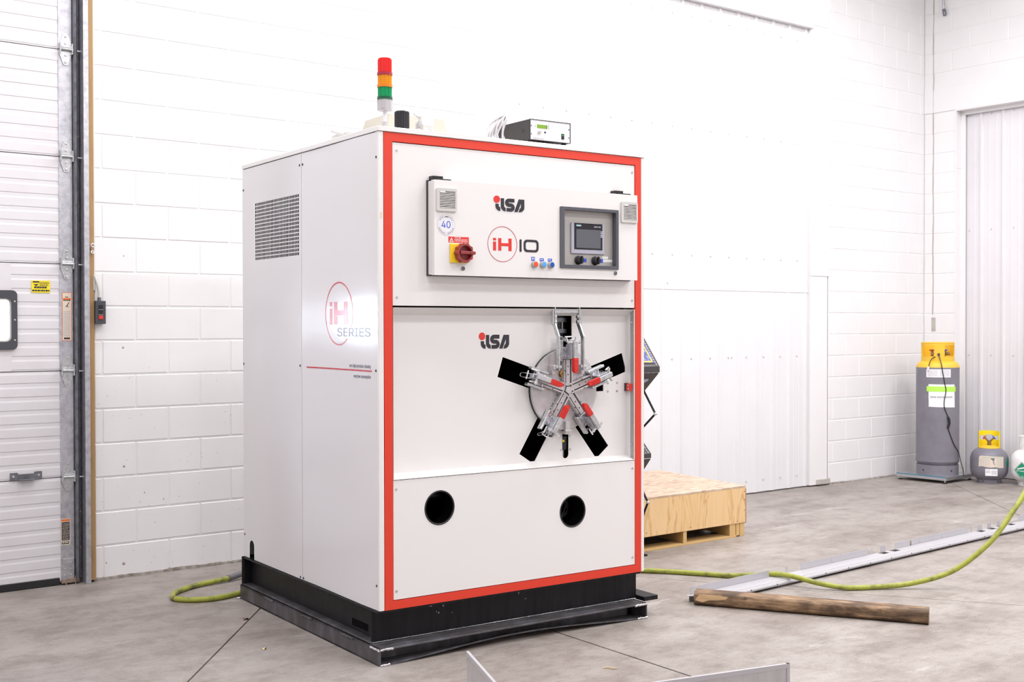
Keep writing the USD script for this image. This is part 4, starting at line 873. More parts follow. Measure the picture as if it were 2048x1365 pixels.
part(cp, 'top_disc', lathe_at([(0, 0), (0.034, 0), (0.034, 0.004), (0.030, 0.008), (0, 0.009)], (0.205, 0.15, 0.097), (0, 0, 1), 32), m_black, 30)
hs = onto('beige_housing', 'tapered beige housing at the back of the machine roof', 'housing')
V = np.array([(0.305, 0.485, 0), (0.690, 0.485, 0), (0.690, 0.82, 0), (0.305, 0.82, 0), (0.3286, 0.50, 0.160), (0.643, 0.50, 0.160), (0.643, 0.75, 0.160), (0.3286, 0.75, 0.160)])
part(hs, 'cover', trimesh.Trimesh(V).convex_hull, m_beige)
part(hs, 'base_flange', bx(0.295, 0.700, 0.475, 0.83, 0, 0.012, 0.002), m_beige)
jb = onto('socket_box', 'small grey socket box with clear flap and grey wires in front of beige housing', 'socket')
part(jb, 'box', bx(0.395, 0.452, 0.28, 0.34, 0, 0.105, 0.004), m_lgrey)
part(jb, 'flap', bx(0.393, 0.454, 0.274, 0.30, 0.075, 0.122, 0.008), m_wprint)
part(jb, 'knockout', place(trimesh.creation.torus(0.013, 0.0014, major_sections=20, minor_sections=6), (0.430, 0.2795, 0.05), (1, 0, 0), (0, 0, 1), (0, -1, 0)), m_lgrey, True)
part(jb, 'gland', cat_([cyl((0.395, 0.31, 0.05), (0.372, 0.31, 0.05), 0.016, 14), cyl((0.376, 0.31, 0.0), (0.376, 0.31, 0.06), 0.014, 14)]), m_lgrey, 30)
for i in range(4):
    part(jb, 'wire', tube(spline([(0.376 + 0.006 * i, 0.31, 0.05), (0.366 + 0.005 * i, 0.30, 0.085 + 0.004 * i), (0.385 + 0.004 * i, 0.30, 0.105 + 0.006 * i), (0.352 + 0.010 * i, 0.30, 0.133 - 0.006 * i)], 6), 0.0028, 6), m_grey if i % 2 else m_cab, True)
dc = onto('duct_elbow', 'pale curved duct piece at the far left of the machine roof', 'duct')
pts = [(0.20, 0.87, 0.0), (0.20, 0.87, 0.085), (0.20, 0.868, 0.112)]
part(dc, 'hood', bx(0.20, 0.28, 0.70, 0.875, 0, 0.088, 0.004), m_lgrey)
q = Polygon([(0.66, 0.068), (0.72, 0.076), (0.80, 0.096), (0.875, 0.118), (0.875, 0.106), (0.80, 0.084), (0.72, 0.064), (0.66, 0.056)])
part(dc, 'curved_lid', sprof(ext(q, 0.09), 0.195), m_lgrey)
# generator with cable bundle
ge = onto('electronic_generator', 'black electronic unit with white face and green display on the machine roof', 'electronic unit')
GX0, GX1, GY, GZ0, GZ1 = 0.838, 1.0835, 0.020, 0.0140, 0.1145
part(ge, 'case', bx(GX0, GX1, GY + 0.004, 0.30, GZ0, GZ1, 0.002), m_instr)
part(ge, 'front_rim', front(ext(sbox(GX0, GZ0, GX1, GZ1).difference(sbox(GX0 + 0.002, GZ0 + 0.002, GX1 - 0.004, GZ1 - 0.003)), 0.006), GY + 0.004), m_instr)
part(ge, 'face', bx(GX0 + 0.002, GX1 - 0.004, GY, GY + 0.005, GZ0 + 0.002, GZ1 - 0.003), m_face)
lc = part(ge, 'display', bx(0.8800, 0.9370, GY - 0.0008, GY, 0.0735, 0.0910), m_lcd, label='green display')
part(ge, 'display_edge', bx(0.9370, 0.9400, GY - 0.0010, GY, 0.0735, 0.0910), m_ink)
part(ge, 'scale_print', front(cat_([bx(0.9480, 0.9510, 0.072, 0.096, 0, 0.0006), bx(0.868, 0.870, 0.076, 0.087, 0, 0.0006), lines(0.857, 0.895, 0.020, 0.026, 1, 0.6, 3), lines(0.900, 0.92, 0.020, 0.025, 1, 0.6, 4)]), GY), m_gprint, kind='stuff')
part(ge, 'rotary_knob', lathe_at([(0, 0), (0.008, 0), (0.007, 0.012), (0, 0.013)], (0.8930, GY, 0.0545), FA, 16), m_lgrey, 30)
part(ge, 'socket', lathe_at([(0, 0), (0.0048, 0), (0.0048, 0.001), (0, 0.001)], (0.9280, GY, 0.0560), FA, 12), m_ink)
rk = part(ge, 'rocker_switch', bx(1.0270, 1.0435, GY - 0.002, GY, 0.0310, 0.0580, 0.0006), m_black)
part(rk, 'pilot_lamp', bx(1.0310, 1.0380, GY - 0.0028, GY - 0.002, 0.0475, 0.0530), M('pilot_green', (0.05, 0.75, 0.15), 0.3), label='green pilot lamp')
screws(ge, [((x, GY, z), FA) for x in (0.8455, 1.0735) for z in (0.042, 0.082)], m_char, 0.0028)
screws(ge, [((GX0, y, z), SA) for y, z in ((0.08, 0.06), (0.08, 0.068), (0.26, 0.03), (0.26, 0.042))], m_char, 0.004)
for y in (0.05, 0.26):
    for x in (0.86, 1.065):
        part(ge, 'foot', lathe_at([(0, 0), (0.011, 0), (0.012, 0.0145), (0, 0.0145)], (x, y, 0), (0, 0, 1), 14), m_rubber, 30)
cbn = onto('cable_bundle', 'looped bundle of white cables draped beside the black electronic unit', 'cables')
for i in range(7):
    f = i / 6
    r_ = np.random.default_rng(50 + i)
    j = lambda: r_.normal(0, 0.004, 3)
    pts = [np.array((0.668 + 0.105 * f, 0.150 - 0.02 * f, 0.006)), np.array((0.682 + 0.095 * f, 0.16, 0.044)) + j(), np.array((0.712 + 0.075 * f, 0.17, 0.088 + 0.006 * (1 - f))) + j(), np.array((0.762 + 0.045 * f, 0.18, 0.128 + 0.006 * (1 - f))) + j(), np.array((0.806 + 0.016 * f, 0.20, 0.150 - 0.008 * f)) + j() * 0.6,
           np.array((0.822 + 0.006 * f, 0.25, 0.140 - 0.010 * f)), np.array((0.812 + 0.012 * f, 0.33, 0.070)), np.array((0.79 + 0.03 * f, 0.36, 0.007))]
    part(cbn, 'cable', tube(spline(pts, 7), 0.0058, 8), m_cab, True)
part(cbn, 'cable_tie', place(trimesh.creation.torus(0.013, 0.0028, major_sections=18, minor_sections=6), (0.812, 0.205, 0.146), (0, 1, 0), (0, 0, 1), (1, 0, 0)), m_cab, True)

# ------------------------------------------------------------------ plywood crate on a pallet
CX0, CX1, CY0, CY1 = 2.585, 3.790, 1.180, 2.225
def skew(m):                         # the crate is racked: its far side leans to the right
    m = m.copy(); m.vertices[:, 0] += 0.165 * (m.vertices[:, 1] - CY0); return m
cr = thing('plywood_crate', 'low plywood crate with a speckled chipboard top standing on a pallet', 'crate', (0, 0, 0))
part(cr, 'chipboard_lid', skew(bx(CX0, CX1, CY0, CY1, 0.347, 0.360, 0.0008)), m_osb, label='chipboard lid')
fpn = part(cr, 'side_board', skew(bx(CX0, CX1 - 0.004, CY0 + 0.001, CY0 + 0.016, 0.097, 0.347, 0.0008)), m_plyv, label='front plywood side board')
part(fpn, 'nail', skew(cat_([cyl((x, CY0 + 0.002, z), (x, CY0 - 0.001, z), 0.0035, 8) for x, z in ((3.775, 0.32), (3.775, 0.26), (3.775, 0.185), (3.70, 0.112), (3.22, 0.12), (2.80, 0.125))])), m_char, kind='stuff')
part(cr, 'side_board', skew(bx(CX1 - 0.004, CX1 + 0.010, CY0 + 0.006, CY1 - 0.005, 0.092, 0.340, 0.0008)), M('reddish_board', (0.40, 0.17, 0.07), 0.6), label='reddish right side board')
part(cr, 'side_board', skew(bx(CX0, CX0 + 0.015, CY0 + 0.016, CY1 - 0.016, 0.097, 0.347)), m_plyv)
part(cr, 'side_board', skew(bx(CX0, CX1 - 0.004, CY1 - 0.016, CY1 - 0.001, 0.097, 0.347)), m_plyv)
for x0, x1 in ((CX0 + 0.01, CX0 + 0.06), (3.155, 3.190), (3.625, 3.652)):
    part(cr, 'stringer', skew(bx(x0, x1, CY0 + 0.006, CY1 - 0.02, 0.014, 0.097, 0.001)), m_ply)
for x0, x1, z0 in ((3.652, 3.690, 0.014), (3.696, 3.730, 0.008), (3.735, 3.780, 0.0)):
    part(cr, 'corner_block', skew(bx(x0, x1, CY0 + 0.008, CY0 + 0.30, z0, 0.097, 0.001)), m_ply)
part(cr, 'deck_board', skew(bx(CX0, 3.695, CY0 + 0.004, CY0 + 0.13, 0.0, 0.014, 0.001)), m_ply, label='front bottom deck board')
for k in range(3):
    y = CY0 + 0.36 + 0.27 * k
    part(cr, 'deck_board', skew(bx(CX0, 3.70, y, y + 0.10, 0.0, 0.014, 0.001)), m_deckd)
part(cr, 'pallet_deck', skew(bx(CX0 + 0.016, CX1 - 0.02, CY0 + 0.017, CY1 - 0.017, 0.097, 0.115)), m_deckd)

# ------------------------------------------------------------------ folding brochure rack behind the machine
RX = 2.735; RW = 0.26; RY = 1.15
rk_ = thing('folding_brochure_rack', 'black folding zigzag brochure rack partly hidden behind the machine', 'rack', (RX, RY, 0))
verts = [(-0.002, 1.441), (-0.158, 1.240), (-0.150, 1.200), (-0.018, 1.079), (-0.1255, 0.933), (0.045, 0.790), (-0.079, 0.668), (-0.075, 0.635), (0.045, 0.490), (-0.056, 0.347), (0.008, 0.215)]
def slope_frame(a, b):
    o = np.array([0, a[0], a[1]]); d = np.array([0, b[0] - a[0], b[1] - a[1]]); ln = np.linalg.norm(d); d /= ln
    u = np.array([-1.0, 0, 0]); w = np.cross(u, d)
    return o, u, d, w, ln
def tray(a, b, perf, name):
    o, u, d, w, ln = slope_frame(a, b)          # u to the left, d from a to b
    if w[1] > 0: w = -w; flip = True
    else: flip = False
    pl = sbox(0, 0, RW, ln)
    hl = []
    if perf:
        hl += [circ(0.016, y, 0.0075, 6) for y in np.arange(0.028, ln - 0.012, 0.0185)]
        hl += [circ(RW - 0.016, y, 0.0075, 6) for y in np.arange(0.028, ln - 0.012, 0.0185)]
        hl += [circ(x, ln - 0.012, 0.0055, 5) for x in np.arange(0.04, RW - 0.03, 0.0185)]
    m = ext(pl.difference(unary_union(hl)) if hl else pl, 0.004)
    m = place(m, o, u, d, np.cross(u, d))
    m.apply_translation(-0.002 * np.cross(u, d))
    p = part(rk_, name, m, m_instr)
    return p, o, u, d, w, ln
def strut(a, b):
    for x in (-0.006, -RW + 0.006):
        part(rk_, 'strut', cyl((x, a[0], a[1]), (x, b[0], b[1]), 0.0072, 8), m_bplate)
def flat(p, name, o, u, d, w, x0, x1, y0, y1, lift, mm, poly=None, label=None):
    m = ext(sbox(x0, y0, x1, y1) if poly is None else poly, 0.0012)
    nrm = np.cross(u, d); sgn = 1 if nrm @ w > 0 else -1
    m = place(m, o + w * lift, u, d, nrm)
    part(p, name, m, mm, label=label)
p, o, u, d, w, ln = tray(verts[0], verts[1], True, 'brochure_tray')
flat(p, 'brochure', o, u, d, w, 0.030, RW - 0.03, 0.01, ln - 0.028, 0.006, m_printA, label='blue brochure with an amber outline')
tri = Polygon([(0.042, ln - 0.034), (0.042, 0.05), (0.21, ln - 0.034)])
flat(p, 'amber_print', o, u, d, w, 0, 0, 0, 0, 0.0078, m_printB, sbox(0.048, 0.03, RW - 0.045, ln - 0.032).difference(sbox(0.058, 0.04, RW - 0.055, ln - 0.042)))
lipm = bx(-RW, 0, -0.0025, 0.0025, 0, 0.040, 0.001)
part(p, 'tray_lip', place(lipm, (0, verts[1][0], verts[1][1] - 0.036), (1, 0, 0), (0, 1, 0), (0, 0, 1)), m_instr)
part(rk_, 'piano_hinge', cat_([cyl((-0.010 - 0.022 * k, verts[2][0], verts[2][1] + 0.006), (-0.022 - 0.022 * k, verts[2][0], verts[2][1] + 0.006), 0.0042, 8) for k in range(11)]), m_zinc, kind='stuff')
p, o, u, d, w, ln = tray(verts[2], verts[3], False, 'lower_panel')
flat(p, 'ice_print', o, u, d, w, 0, 0, 0, 0, 0.0035, m_printC, affinity.rotate(affinity.scale(Point(0.085, 0.075).buffer(1), 0.038, 0.020), 20))
strut(verts[3], verts[4]); strut(verts[4], verts[5])
tray(verts[5], verts[6], True, 'brochure_tray')
part(rk_, 'tray_lip', place(bx(-RW, 0, -0.0025, 0.0025, 0, 0.030, 0.001), (0, verts[6][0], verts[6][1] - 0.028), (1, 0, 0), (0, 1, 0), (0, 0, 1)), m_instr)
tray(verts[7], verts[8], False, 'lower_panel')
strut(verts[8], verts[9]); strut(verts[9], verts[10])
for x in (-0.006, -RW + 0.006):
    for v_ in (verts[4], verts[9]):
        part(rk_, 'pivot', cyl((x - 0.010, v_[0], v_[1]), (x + 0.010, v_[0], v_[1]), 0.0095, 12), m_zinc, 30)
    part(rk_, 'leg', cyl((x, verts[10][0], verts[10][1]), (x, verts[10][0] + 0.015, 0.004), 0.0072, 8), m_bplate)
part(rk_, 'base_plate', bx(-RW - 0.02, -0.03, -0.08, 0.026, 0.0, 0.010, 0.002), m_bplate)

# ------------------------------------------------------------------ old timber post on the floor
P0, P1 = np.array([1.921, -0.081]), np.array([2.529, -1.108])
ln = np.linalg.norm(P1 - P0); dx = (P1 - P0) / ln
ps = thing('timber_post', 'worn brown square timber post lying on the concrete floor', 'post', (P0[0], P0[1], 0), math.atan2(dx[1], dx[0]))
def post_mesh():
    nseg, xs = 60, np.linspace(0, ln, 61)
    ring = [(0.004, 0.012), (0.0, 0.022), (0.001, 0.056), (0.010, 0.070), (0.022, 0.075), (0.080, 0.077), (0.092, 0.069), (0.095, 0.055), (0.094, 0.012), (0.088, 0.001), (0.020, 0.0)]
    V = []
    for x in xs:
        for (y, z) in ring:
            q = np.array([x * 5, y * 30, z * 30]); e = (meshkit.fbm(q[None], 4, 3)[0] - 0.5) * 0.008
            c = np.array([0.048, 0.038]); r = np.array([y, z]) - c; r2 = r * (1 + e / 0.045)
            V.append((x, c[0] + r2[0], max(0.0, c[1] + r2[1])))
    k = len(ring); Fc = []
    for i in range(nseg):
        for j in range(k):
            a, b, c, d = i * k + j, i * k + (j + 1) % k, (i + 1) * k + (j + 1) % k, (i + 1) * k + j
            Fc += [[a, b, c], [a, c, d]]
    for j in range(1, k - 1): Fc += [[0, j + 1, j], [nseg * k, nseg * k + j, nseg * k + j + 1]]
    m = trimesh.Trimesh(np.array(V), Fc, process=False); m.fix_normals(); return m
part(ps, 'post', post_mesh(), m_post, 35)
part(ps, 'bare_patch', place(ext(Polygon([(0.006, 0.030), (0.03, 0.062), (0.14, 0.064), (0.185, 0.058), (0.17, 0.044), (0.08, 0.034), (0.05, 0.022)]), 0.0025), (0, 0.0015, 0), (1, 0, 0), (0, 0, 1), (0, -1, 0)), M('split_wood', (0.66, 0.45, 0.25), 0.6, noise=(20, (0.52, 0.33, 0.17), 0.4, 0.7, (0.4, 3, 3))), label='lighter patch where the surface split off')
part(ps, 'knot', place(ext(affinity.scale(Point(0.275, 0.062).buffer(1), 0.013, 0.008), 0.002), (0, 0.001, 0), (1, 0, 0), (0, 0, 1), (0, -1, 0)), m_rust)

# ------------------------------------------------------------------ long notched sheet-metal rail
sr = thing('notched_sheet_metal_rail', 'long thin grey sheet metal rail with notched upright flange lying on the floor', 'metal rail', (1.95, -0.118, 0), math.radians(2.75))
LR = 4.6; ZR = 0.036
notch = [0.78, 1.86, 1.99, 3.11, 3.27, 3.41, 3.55]
flatp = Polygon([(0.0, 0.120), (0.0, 0.105), (0.125, 0.012), (LR, 0.012), (LR, 0.120)])
for x in notch: flatp = flatp.difference(Polygon([(x, 0.070), (x + 0.075, 0.070), (x + 0.075, 0.115), (x, 0.115)]))
mm_ = ext(flatp, 0.0025); mm_.apply_translation([0, 0, ZR - 0.0025])
part(sr, 'web', mm_, m_sstrip)
lp_ = LineString([(0.016, ZR - 0.002), (0.006, ZR - 0.006), (0.001, ZR - 0.014), (0.003, ZR - 0.022)]).buffer(0.0016)
part(sr, 'rolled_lip', sprof(ext(lp_, LR - 0.125), 0.125), m_sstrip)
part(sr, 'lip_hole', cat_([cyl((x, -0.0012, ZR - 0.013), (x, 0.004, ZR - 0.013), 0.0042, 8) for x in np.arange(0.18, LR, 0.237)]), m_char, kind='stuff')
part(sr, 'support_leg', bx(0.03, LR, 0.118, 0.1215, 0.0, ZR), m_sstrip)
for a, b in ((0.04, 0.735), (0.895, 0.915), (1.045, 1.355), (1.362, 1.755), (1.800, 1.812), (1.905, 1.960), (2.075, 2.368), (2.376, 2.655), (2.663, 3.020), (3.055, 3.072), (3.150, 3.215), (3.290, 3.345), (3.430, 3.480), (3.585, 3.640), (3.75, 4.5)):
    part(sr, 'flange', bx(a, b, 0.119, 0.1213, ZR - 0.002, ZR + 0.040), m_sstrip)
part(sr, 'rust_mark', bx(2.255, 2.272, 0.1180, 0.1189, ZR, ZR + 0.032), m_rust)

# ------------------------------------------------------------------ yellow-green hose
hp = [(0.50, 2.105, 0.040), (0.36, 2.075, 0.035), (0.215, 2.030, 0.022), (0.020, 2.000, 0.016), (-0.130, 1.925, 0.015), (-0.205, 1.845, 0.015), (-0.232, 1.745, 0.015), (-0.165, 1.655, 0.015), (-0.045, 1.620, 0.015), (0.12, 1.660, 0.015), (0.50, 1.80, 0.015), (1.10, 1.72, 0.015), (1.80, 1.25, 0.015), (2.312, 0.692, 0.015), (2.508, 0.423, 0.015), (2.60, 0.265, 0.017), (2.675, 0.12, 0.036), (2.715, 0.01, 0.0525), (2.735, -0.11, 0.0525), (2.775, -0.24, 0.034), (2.872, -0.365, 0.016), (3.04, -0.463, 0.016), (3.20, -0.575, 0.034), (3.385, -0.715, 0.105), (3.535, -0.851, 0.27), (3.700, -0.905, 0.45), (3.788, -0.914, 0.53), (4.051, -0.93, 0.80), (4.30, -0.96, 1.25), (4.45, -1.0, 1.9)]
ho = thing('air_hose', 'dirty yellow-green hose looping out behind the machine and rising at right', 'hose')
part(ho, 'hose', tube(spline(hp, 9), 0.0148, 14), m_hose, True)
part(ho, 'sleeve', tube(spline([(0.40, 2.085, 0.037), (0.30, 2.055, 0.031), (0.205, 2.027, 0.022)], 5), 0.0185, 14), m_coup, True, label='grey rubber sleeve at the hose end')
part(ho, 'coupler', cyl((0.40, 2.085, 0.037), (0.43, 2.091, 0.038), 0.020, 12), m_black, 30)
part(ho, 'kink_tape', lathe_at([(0.0148, 0), (0.0160, 0.002), (0.0160, 0.016), (0.0148, 0.018)], (-0.2355, 1.760, 0.0155), (0.1, -0.8, 0.0), 14), m_rust, 30)

# ------------------------------------------------------------------ platform scale and the three gas cylinders in the corner
sc = thing('platform_scale', 'low stainless platform scale with blue edge under the tall grey cylinder', 'scale', (7.653, 2.131, 0), math.radians(3.0))
q_ = 0.262
part(sc, 'deck', bx(-q_, q_, -q_, q_, 0.030, 0.0645, 0.002), m_stain)
part(sc, 'blue_edge', bx(-q_ - 0.0012, -q_ + 0.004, -q_, q_, 0.0575, 0.0652), m_film)
for sx in (-1, 1):
    for sy in (-1, 1):
        part(sc, 'foot', cat_([lathe_at([(0, 0), (0.021, 0), (0.021, 0.006), (0.010, 0.011), (0, 0.011)], (sx * 0.235, sy * 0.235, 0), (0, 0, 1), 18)]), m_rubber, 30)
        part(sc, 'foot_stem', cyl((sx * 0.235, sy * 0.235, 0.010), (sx * 0.235, sy * 0.235, 0.032), 0.006, 10), m_bright, 30)
CAMD = None
class Tank:
    """helpers for things wrapped round a standing cylinder; angle 0 looks at the camera, positive to its right"""
    def __init__(s, x, y):
        d = np.array([EYE[0] - x, EYE[1] - y]); d /= np.linalg.norm(d)
        s.c = np.array([d[0], d[1], 0]); s.r_ = np.array([-d[1], d[0], 0])
    def at(s, r, th, z):
        return s.c * (r * math.cos(th)) + s.r_ * (r * math.sin(th)) + np.array([0, 0, z])
    def wrap(s, m, r):
        m = m.copy(); m = m.subdivide_to_size(0.02); v = m.vertices
        th = v[:, 0] / r; rr_2 = r + v[:, 2]
        m.vertices = s.c * (rr_2 * np.cos(th))[:, None] + s.r_ * (rr_2 * np.sin(th))[:, None] + np.array([0, 0, 1.0]) * v[:, 1:2]
        return m
    def ring(s, r0, r1, z0, z1, holes, nn=120):
        """collar wall with rectangular windows (th0, th1, za, zb) and round ones (th, z, rad)"""
        L_ = 2 * math.pi * r1; p = sbox(-L_ / 2, z0, L_ / 2, z1)
        for h in holes:
            p = p.difference(rr(h[0] * r1, h[1] * r1, h[2], h[3], 0.006) if len(h) == 4 else Point(h[0] * r1, h[1]).buffer(h[2]))
        m = ext(p, r1 - r0); m.apply_translation([0, 0, -(r1 - r0)])
        return s.wrap(m, r1)
dg = math.radians
# tall cylinder
TX1, TY1, ZB1 = 7.607, 2.075, 0.0652
k1 = Tank(TX1, TY1)
t_1 = thing('tall_gas_cylinder', 'tall grey gas cylinder with amber yellow collar and a paper sign', 'gas cylinder', (TX1, TY1, 0))
part(t_1, 'foot_ring', lathe_at([(0.180, 0), (0.1945, 0), (0.1945, 0.098), (0.180, 0.098), (0.180, 0.0)], (0, 0, ZB1), (0, 0, 1), 56), m_tank, 35)
part(t_1, 'foot_hole', cat_([cyl(k1.at(0.192, dg(a), 0.113), k1.at(0.1955, dg(a), 0.113), 0.009, 10) for a in (-42, 40)]), m_black, kind='stuff')
part(t_1, 'body', lathe([(0, 0.140), (0.12, 0.142), (0.175, 0.158), (0.1985, 0.190), (0.2025, 0.197), (0.2025, 0.204), (0.200, 0.210), (0.200, 1.085), (0.2020, 1.090), (0.2020, 1.100), (0.199, 1.104)], 64), m_tank, 35)
part(t_1, 'shoulder', lathe([(0.2005, 1.103), (0.196, 1.125), (0.180, 1.148), (0.150, 1.165), (0.08, 1.176), (0, 1.178)], 64), m_tyel, 35, label='amber yellow shoulder')
wins = [(dg(-70), dg(-12), 1.211, 1.318), (dg(24), dg(80), 1.211, 1.318)]
part(t_1, 'collar', k1.ring(0.146, 0.153, 1.148, 1.340, wins), m_tyel, 35, label='amber yellow collar with two windows')
part(t_1, 'collar_rim', place(trimesh.creation.torus(0.1495, 0.006, major_sections=60, minor_sections=10), (0, 0, 1.340), (1, 0, 0), (0, 1, 0), (0, 0, 1)), m_tyel, True)
for a, mm, nm in ((-36, m_vred, 'red valve'), (44, m_vblue, 'blue valve')):
    o_ = k1.at(0.088, dg(a), 0)
    v1 = part(t_1, 'valve', cat_([cyl(o_ + (0, 0, 1.165), o_ + (0, 0, 1.262), 0.013, 12), cyl(o_ + (0, 0, 1.235), k1.at(0.128, dg(a + 14), 1.238), 0.015, 12)]), m_bronze, 30, label='bronze ' + nm)
    part(v1, 'handwheel', lathe_at([(0, 0), (0.026, 0), (0.028, 0.005), (0.022, 0.014), (0, 0.016)], o_ + (0, 0, 1.262), (0, 0, 1), 14), mm, 30)
gl = part(t_1, 'cable_gland', cat_([lathe_at([(0, 0), (0.012, 0), (0.012, 0.012), (0, 0.014)], k1.at(0.153, dg(3), 1.230), k1.c, 14)]), m_bluegrey, 30)
# cylinder papers
lb_ = part(t_1, 'data_label', k1.wrap(bx(-0.108, 0.124, 1.010, 1.088, 0, 0.0012), 0.2005), m_paper, label='white data label')
part(lb_, 'small_print', k1.wrap(cat_([lines(-0.095, 0.0, 1.018, 1.080, 8, 0.4, 31), lines(0.02, 0.115, 1.018, 1.080, 9, 0.4, 32)]), 0.2017), m_gprint, kind='stuff')
sg = part(t_1, 'paper_sign', k1.wrap(ext(Polygon([(-0.083, 0.727), (0.174, 0.722), (0.170, 0.942), (-0.086, 0.944)]), 0.0012), 0.2008), m_paper, label='white paper sign NON HAZARDOUS')
part(sg, 'sign_lettering', k1.wrap(text('NON HAZARDOUS', -0.066, 0.142, 0.813, 0.0165, False, 0.0012), 0.2020), m_ink)
part(t_1, 'tape_strip', k1.wrap(ext(Polygon([(-0.104, 0.874), (0.186, 0.872), (0.186, 0.921), (-0.104, 0.925)]), 0.001), 0.2025), m_lime, label='lime green tape strip')
def onsurf(pts, r=0.2065):
    return [k1.at(r, math.asin(max(-0.99, min(0.99, x / 0.2))), z) for x, z in pts]
mainp = [k1.at(0.158, dg(3), 1.222), k1.at(0.162, dg(5), 1.205), k1.at(0.19, dg(8), 1.160)] + onsurf([(0.034, 1.125), (0.045, 1.05), (0.063, 0.945), (0.072, 0.88), (0.058, 0.79), (0.060, 0.72), (0.092, 0.632)])
mainp2 = onsurf([(0.090, 0.53), (0.118, 0.44), (0.150, 0.355), (0.185, 0.285)]) + [k1.at(0.235, dg(64), 0.20), k1.at(0.262, dg(62), 0.12), k1.at(0.27, dg(60), 0.073), k1.at(0.29, dg(58), 0.0705)]
cbl = thing('sensor_cable', 'thin black coiled cable hanging down the front of the tall grey cylinder', 'cable', (TX1, TY1, 0))
part(cbl, 'cable', tube(spline(mainp, 6), 0.0042, 8), m_black, True)
ca, cb_ = onsurf([(0.092, 0.632)])[0], onsurf([(0.090, 0.53)])[0]
tt = np.linspace(0, 1, 120)
coil = [ca + (cb_ - ca) * t + k1.r_ * (0.009 * math.cos(14 * 2 * math.pi * t) + 0.012 * math.sin(math.pi * t)) + k1.c * (0.009 * math.sin(14 * 2 * math.pi * t) + 0.006) for t in tt]
part(cbl, 'coil', tube(coil, 0.0036, 6), m_black, True, label='coiled middle of the cable')
part(cbl, 'cable', tube(spline(mainp2, 6), 0.0042, 8), m_black, True)
sh = [k1.at(0.158, dg(-8), 1.207), k1.at(0.168, dg(-16), 1.195), k1.at(0.19, dg(-21), 1.165)] + onsurf([(-0.080, 1.11)], 0.208)
part(cbl, 'short_cable', tube(spline(sh, 6), 0.0042, 8), m_black, True)
part(cbl, 'connector', cyl(onsurf([(-0.080, 1.115)], 0.210)[0], onsurf([(-0.084, 1.08)], 0.210)[0], 0.0095, 12), m_wprint, 30, label='white connector')
# small cylinders
def small_tank(name, label, x, y, mb, mcol, kind):
    k = Tank(x, y); t = thing(name, label, 'gas cylinder', (x, y, 0))
    part(t, 'foot_ring', lathe([(0.100, 0), (0.110, 0), (0.110, 0.040), (0.100, 0.040), (0.100, 0)], 48), mb, 35)
    part(t, 'foot_hole', cat_([cyl(k.at(0.1085, dg(a), 0.020), k.at(0.111, dg(a), 0.020), 0.0065, 10) for a in ((-28, 46) if kind else (-68, -28, 10))]), m_black, kind='stuff')
    part(t, 'body', lathe([(0, 0.028), (0.085, 0.030), (0.120, 0.042), (0.150, 0.066), (0.167, 0.098), (0.1718, 0.128), (0.1722, 0.158), (0.1735, 0.160), (0.1735, 0.166), (0.1722, 0.168), (0.1722, 0.232), (0.167, 0.262), (0.154, 0.290), (0.130, 0.315), (0.098, 0.334), (0.06, 0.346), (0, 0.350)], 64), mb, 35)
    return k, t
k2, t_2 = small_tank('small_gas_cylinder', 'small grey gas cylinder with bright yellow collar between tall and white cylinders', 7.855, 1.68, m_tank, m_tyel2, True)
part(t_2, 'neck_dome', lathe([(0.100, 0.3345), (0.098, 0.340), (0.06, 0.356), (0, 0.360)], 40), m_tyel, 35, label='yellow painted neck')
part(t_2, 'collar', k2.ring(0.094, 0.0985, 0.332, 0.4915, [(dg(-158), dg(-118), 0.405, 0.445), (dg(-66), dg(66), 0.300, 0.600), (dg(174), 0.425, 0.030), (dg(-174), 0.425, 0.030), (dg(118), dg(146), 0.405, 0.445)]), m_tyel2, 35, label='bright yellow collar with cut-outs')
bd = part(t_2, 'valve_body', cat_([cyl((0, 0, 0.345), (0, 0, 0.405), 0.017, 14), cyl((0, 0, 0.385), k2.at(0.040, dg(-85), 0.430), 0.0085, 10), cyl((0, 0, 0.385), k2.at(0.040, dg(85), 0.430), 0.0085, 10), lathe_at([(0, 0), (0.024, 0), (0.022, 0.008), (0, 0.009)], (0, 0, 0.362), (0, 0, 1), 6)]), m_bronze, 30)
for a, mm in ((-85, m_vred), (85, m_vblue)):
    part(bd, 'handwheel', lathe_at([(0, 0), (0.020, 0), (0.022, 0.004), (0.018, 0.010), (0, 0.012)], k2.at(0.040, dg(a), 0.430), k2.at(0.8, dg(a), 0.62), 14), mm, 30, label='red handwheel' if a < 0 else 'blue handwheel')
lb_ = part(t_2, 'data_label', k2.wrap(ext(Polygon([(-0.098, 0.166), (-0.06, 0.172), (-0.03, 0.165), (0.02, 0.161), (0.06, 0.166), (0.085, 0.159), (0.140, 0.156), (0.140, 0.262), (-0.02, 0.270), (-0.078, 0.271), (-0.094, 0.258)]), 0.001), 0.1727), m_cream, label='torn cream data label')
part(lb_, 'green_band', k2.wrap(bx(-0.06, 0.125, 0.250, 0.258, 0, 0.0005), 0.1737), M('pale_green_print', (0.42, 0.55, 0.42), 0.6))
part(lb_, 'torn_spot', k2.wrap(ext(Polygon([(0.012, 0.252), (0.05, 0.252), (0.048, 0.232), (0.042, 0.224), (0.046, 0.200), (0.055, 0.190), (0.046, 0.186), (0.036, 0.204), (0.034, 0.226), (0.016, 0.240)]), 0.0006), 0.1737), m_tank)
part(lb_, 'small_print', k2.wrap(cat_([lines(-0.085, 0.01, 0.178, 0.246, 7, 0.25, 41), lines(0.065, 0.13, 0.172, 0.246, 8, 0.25, 42)]), 0.1737), m_gprint, kind='stuff')
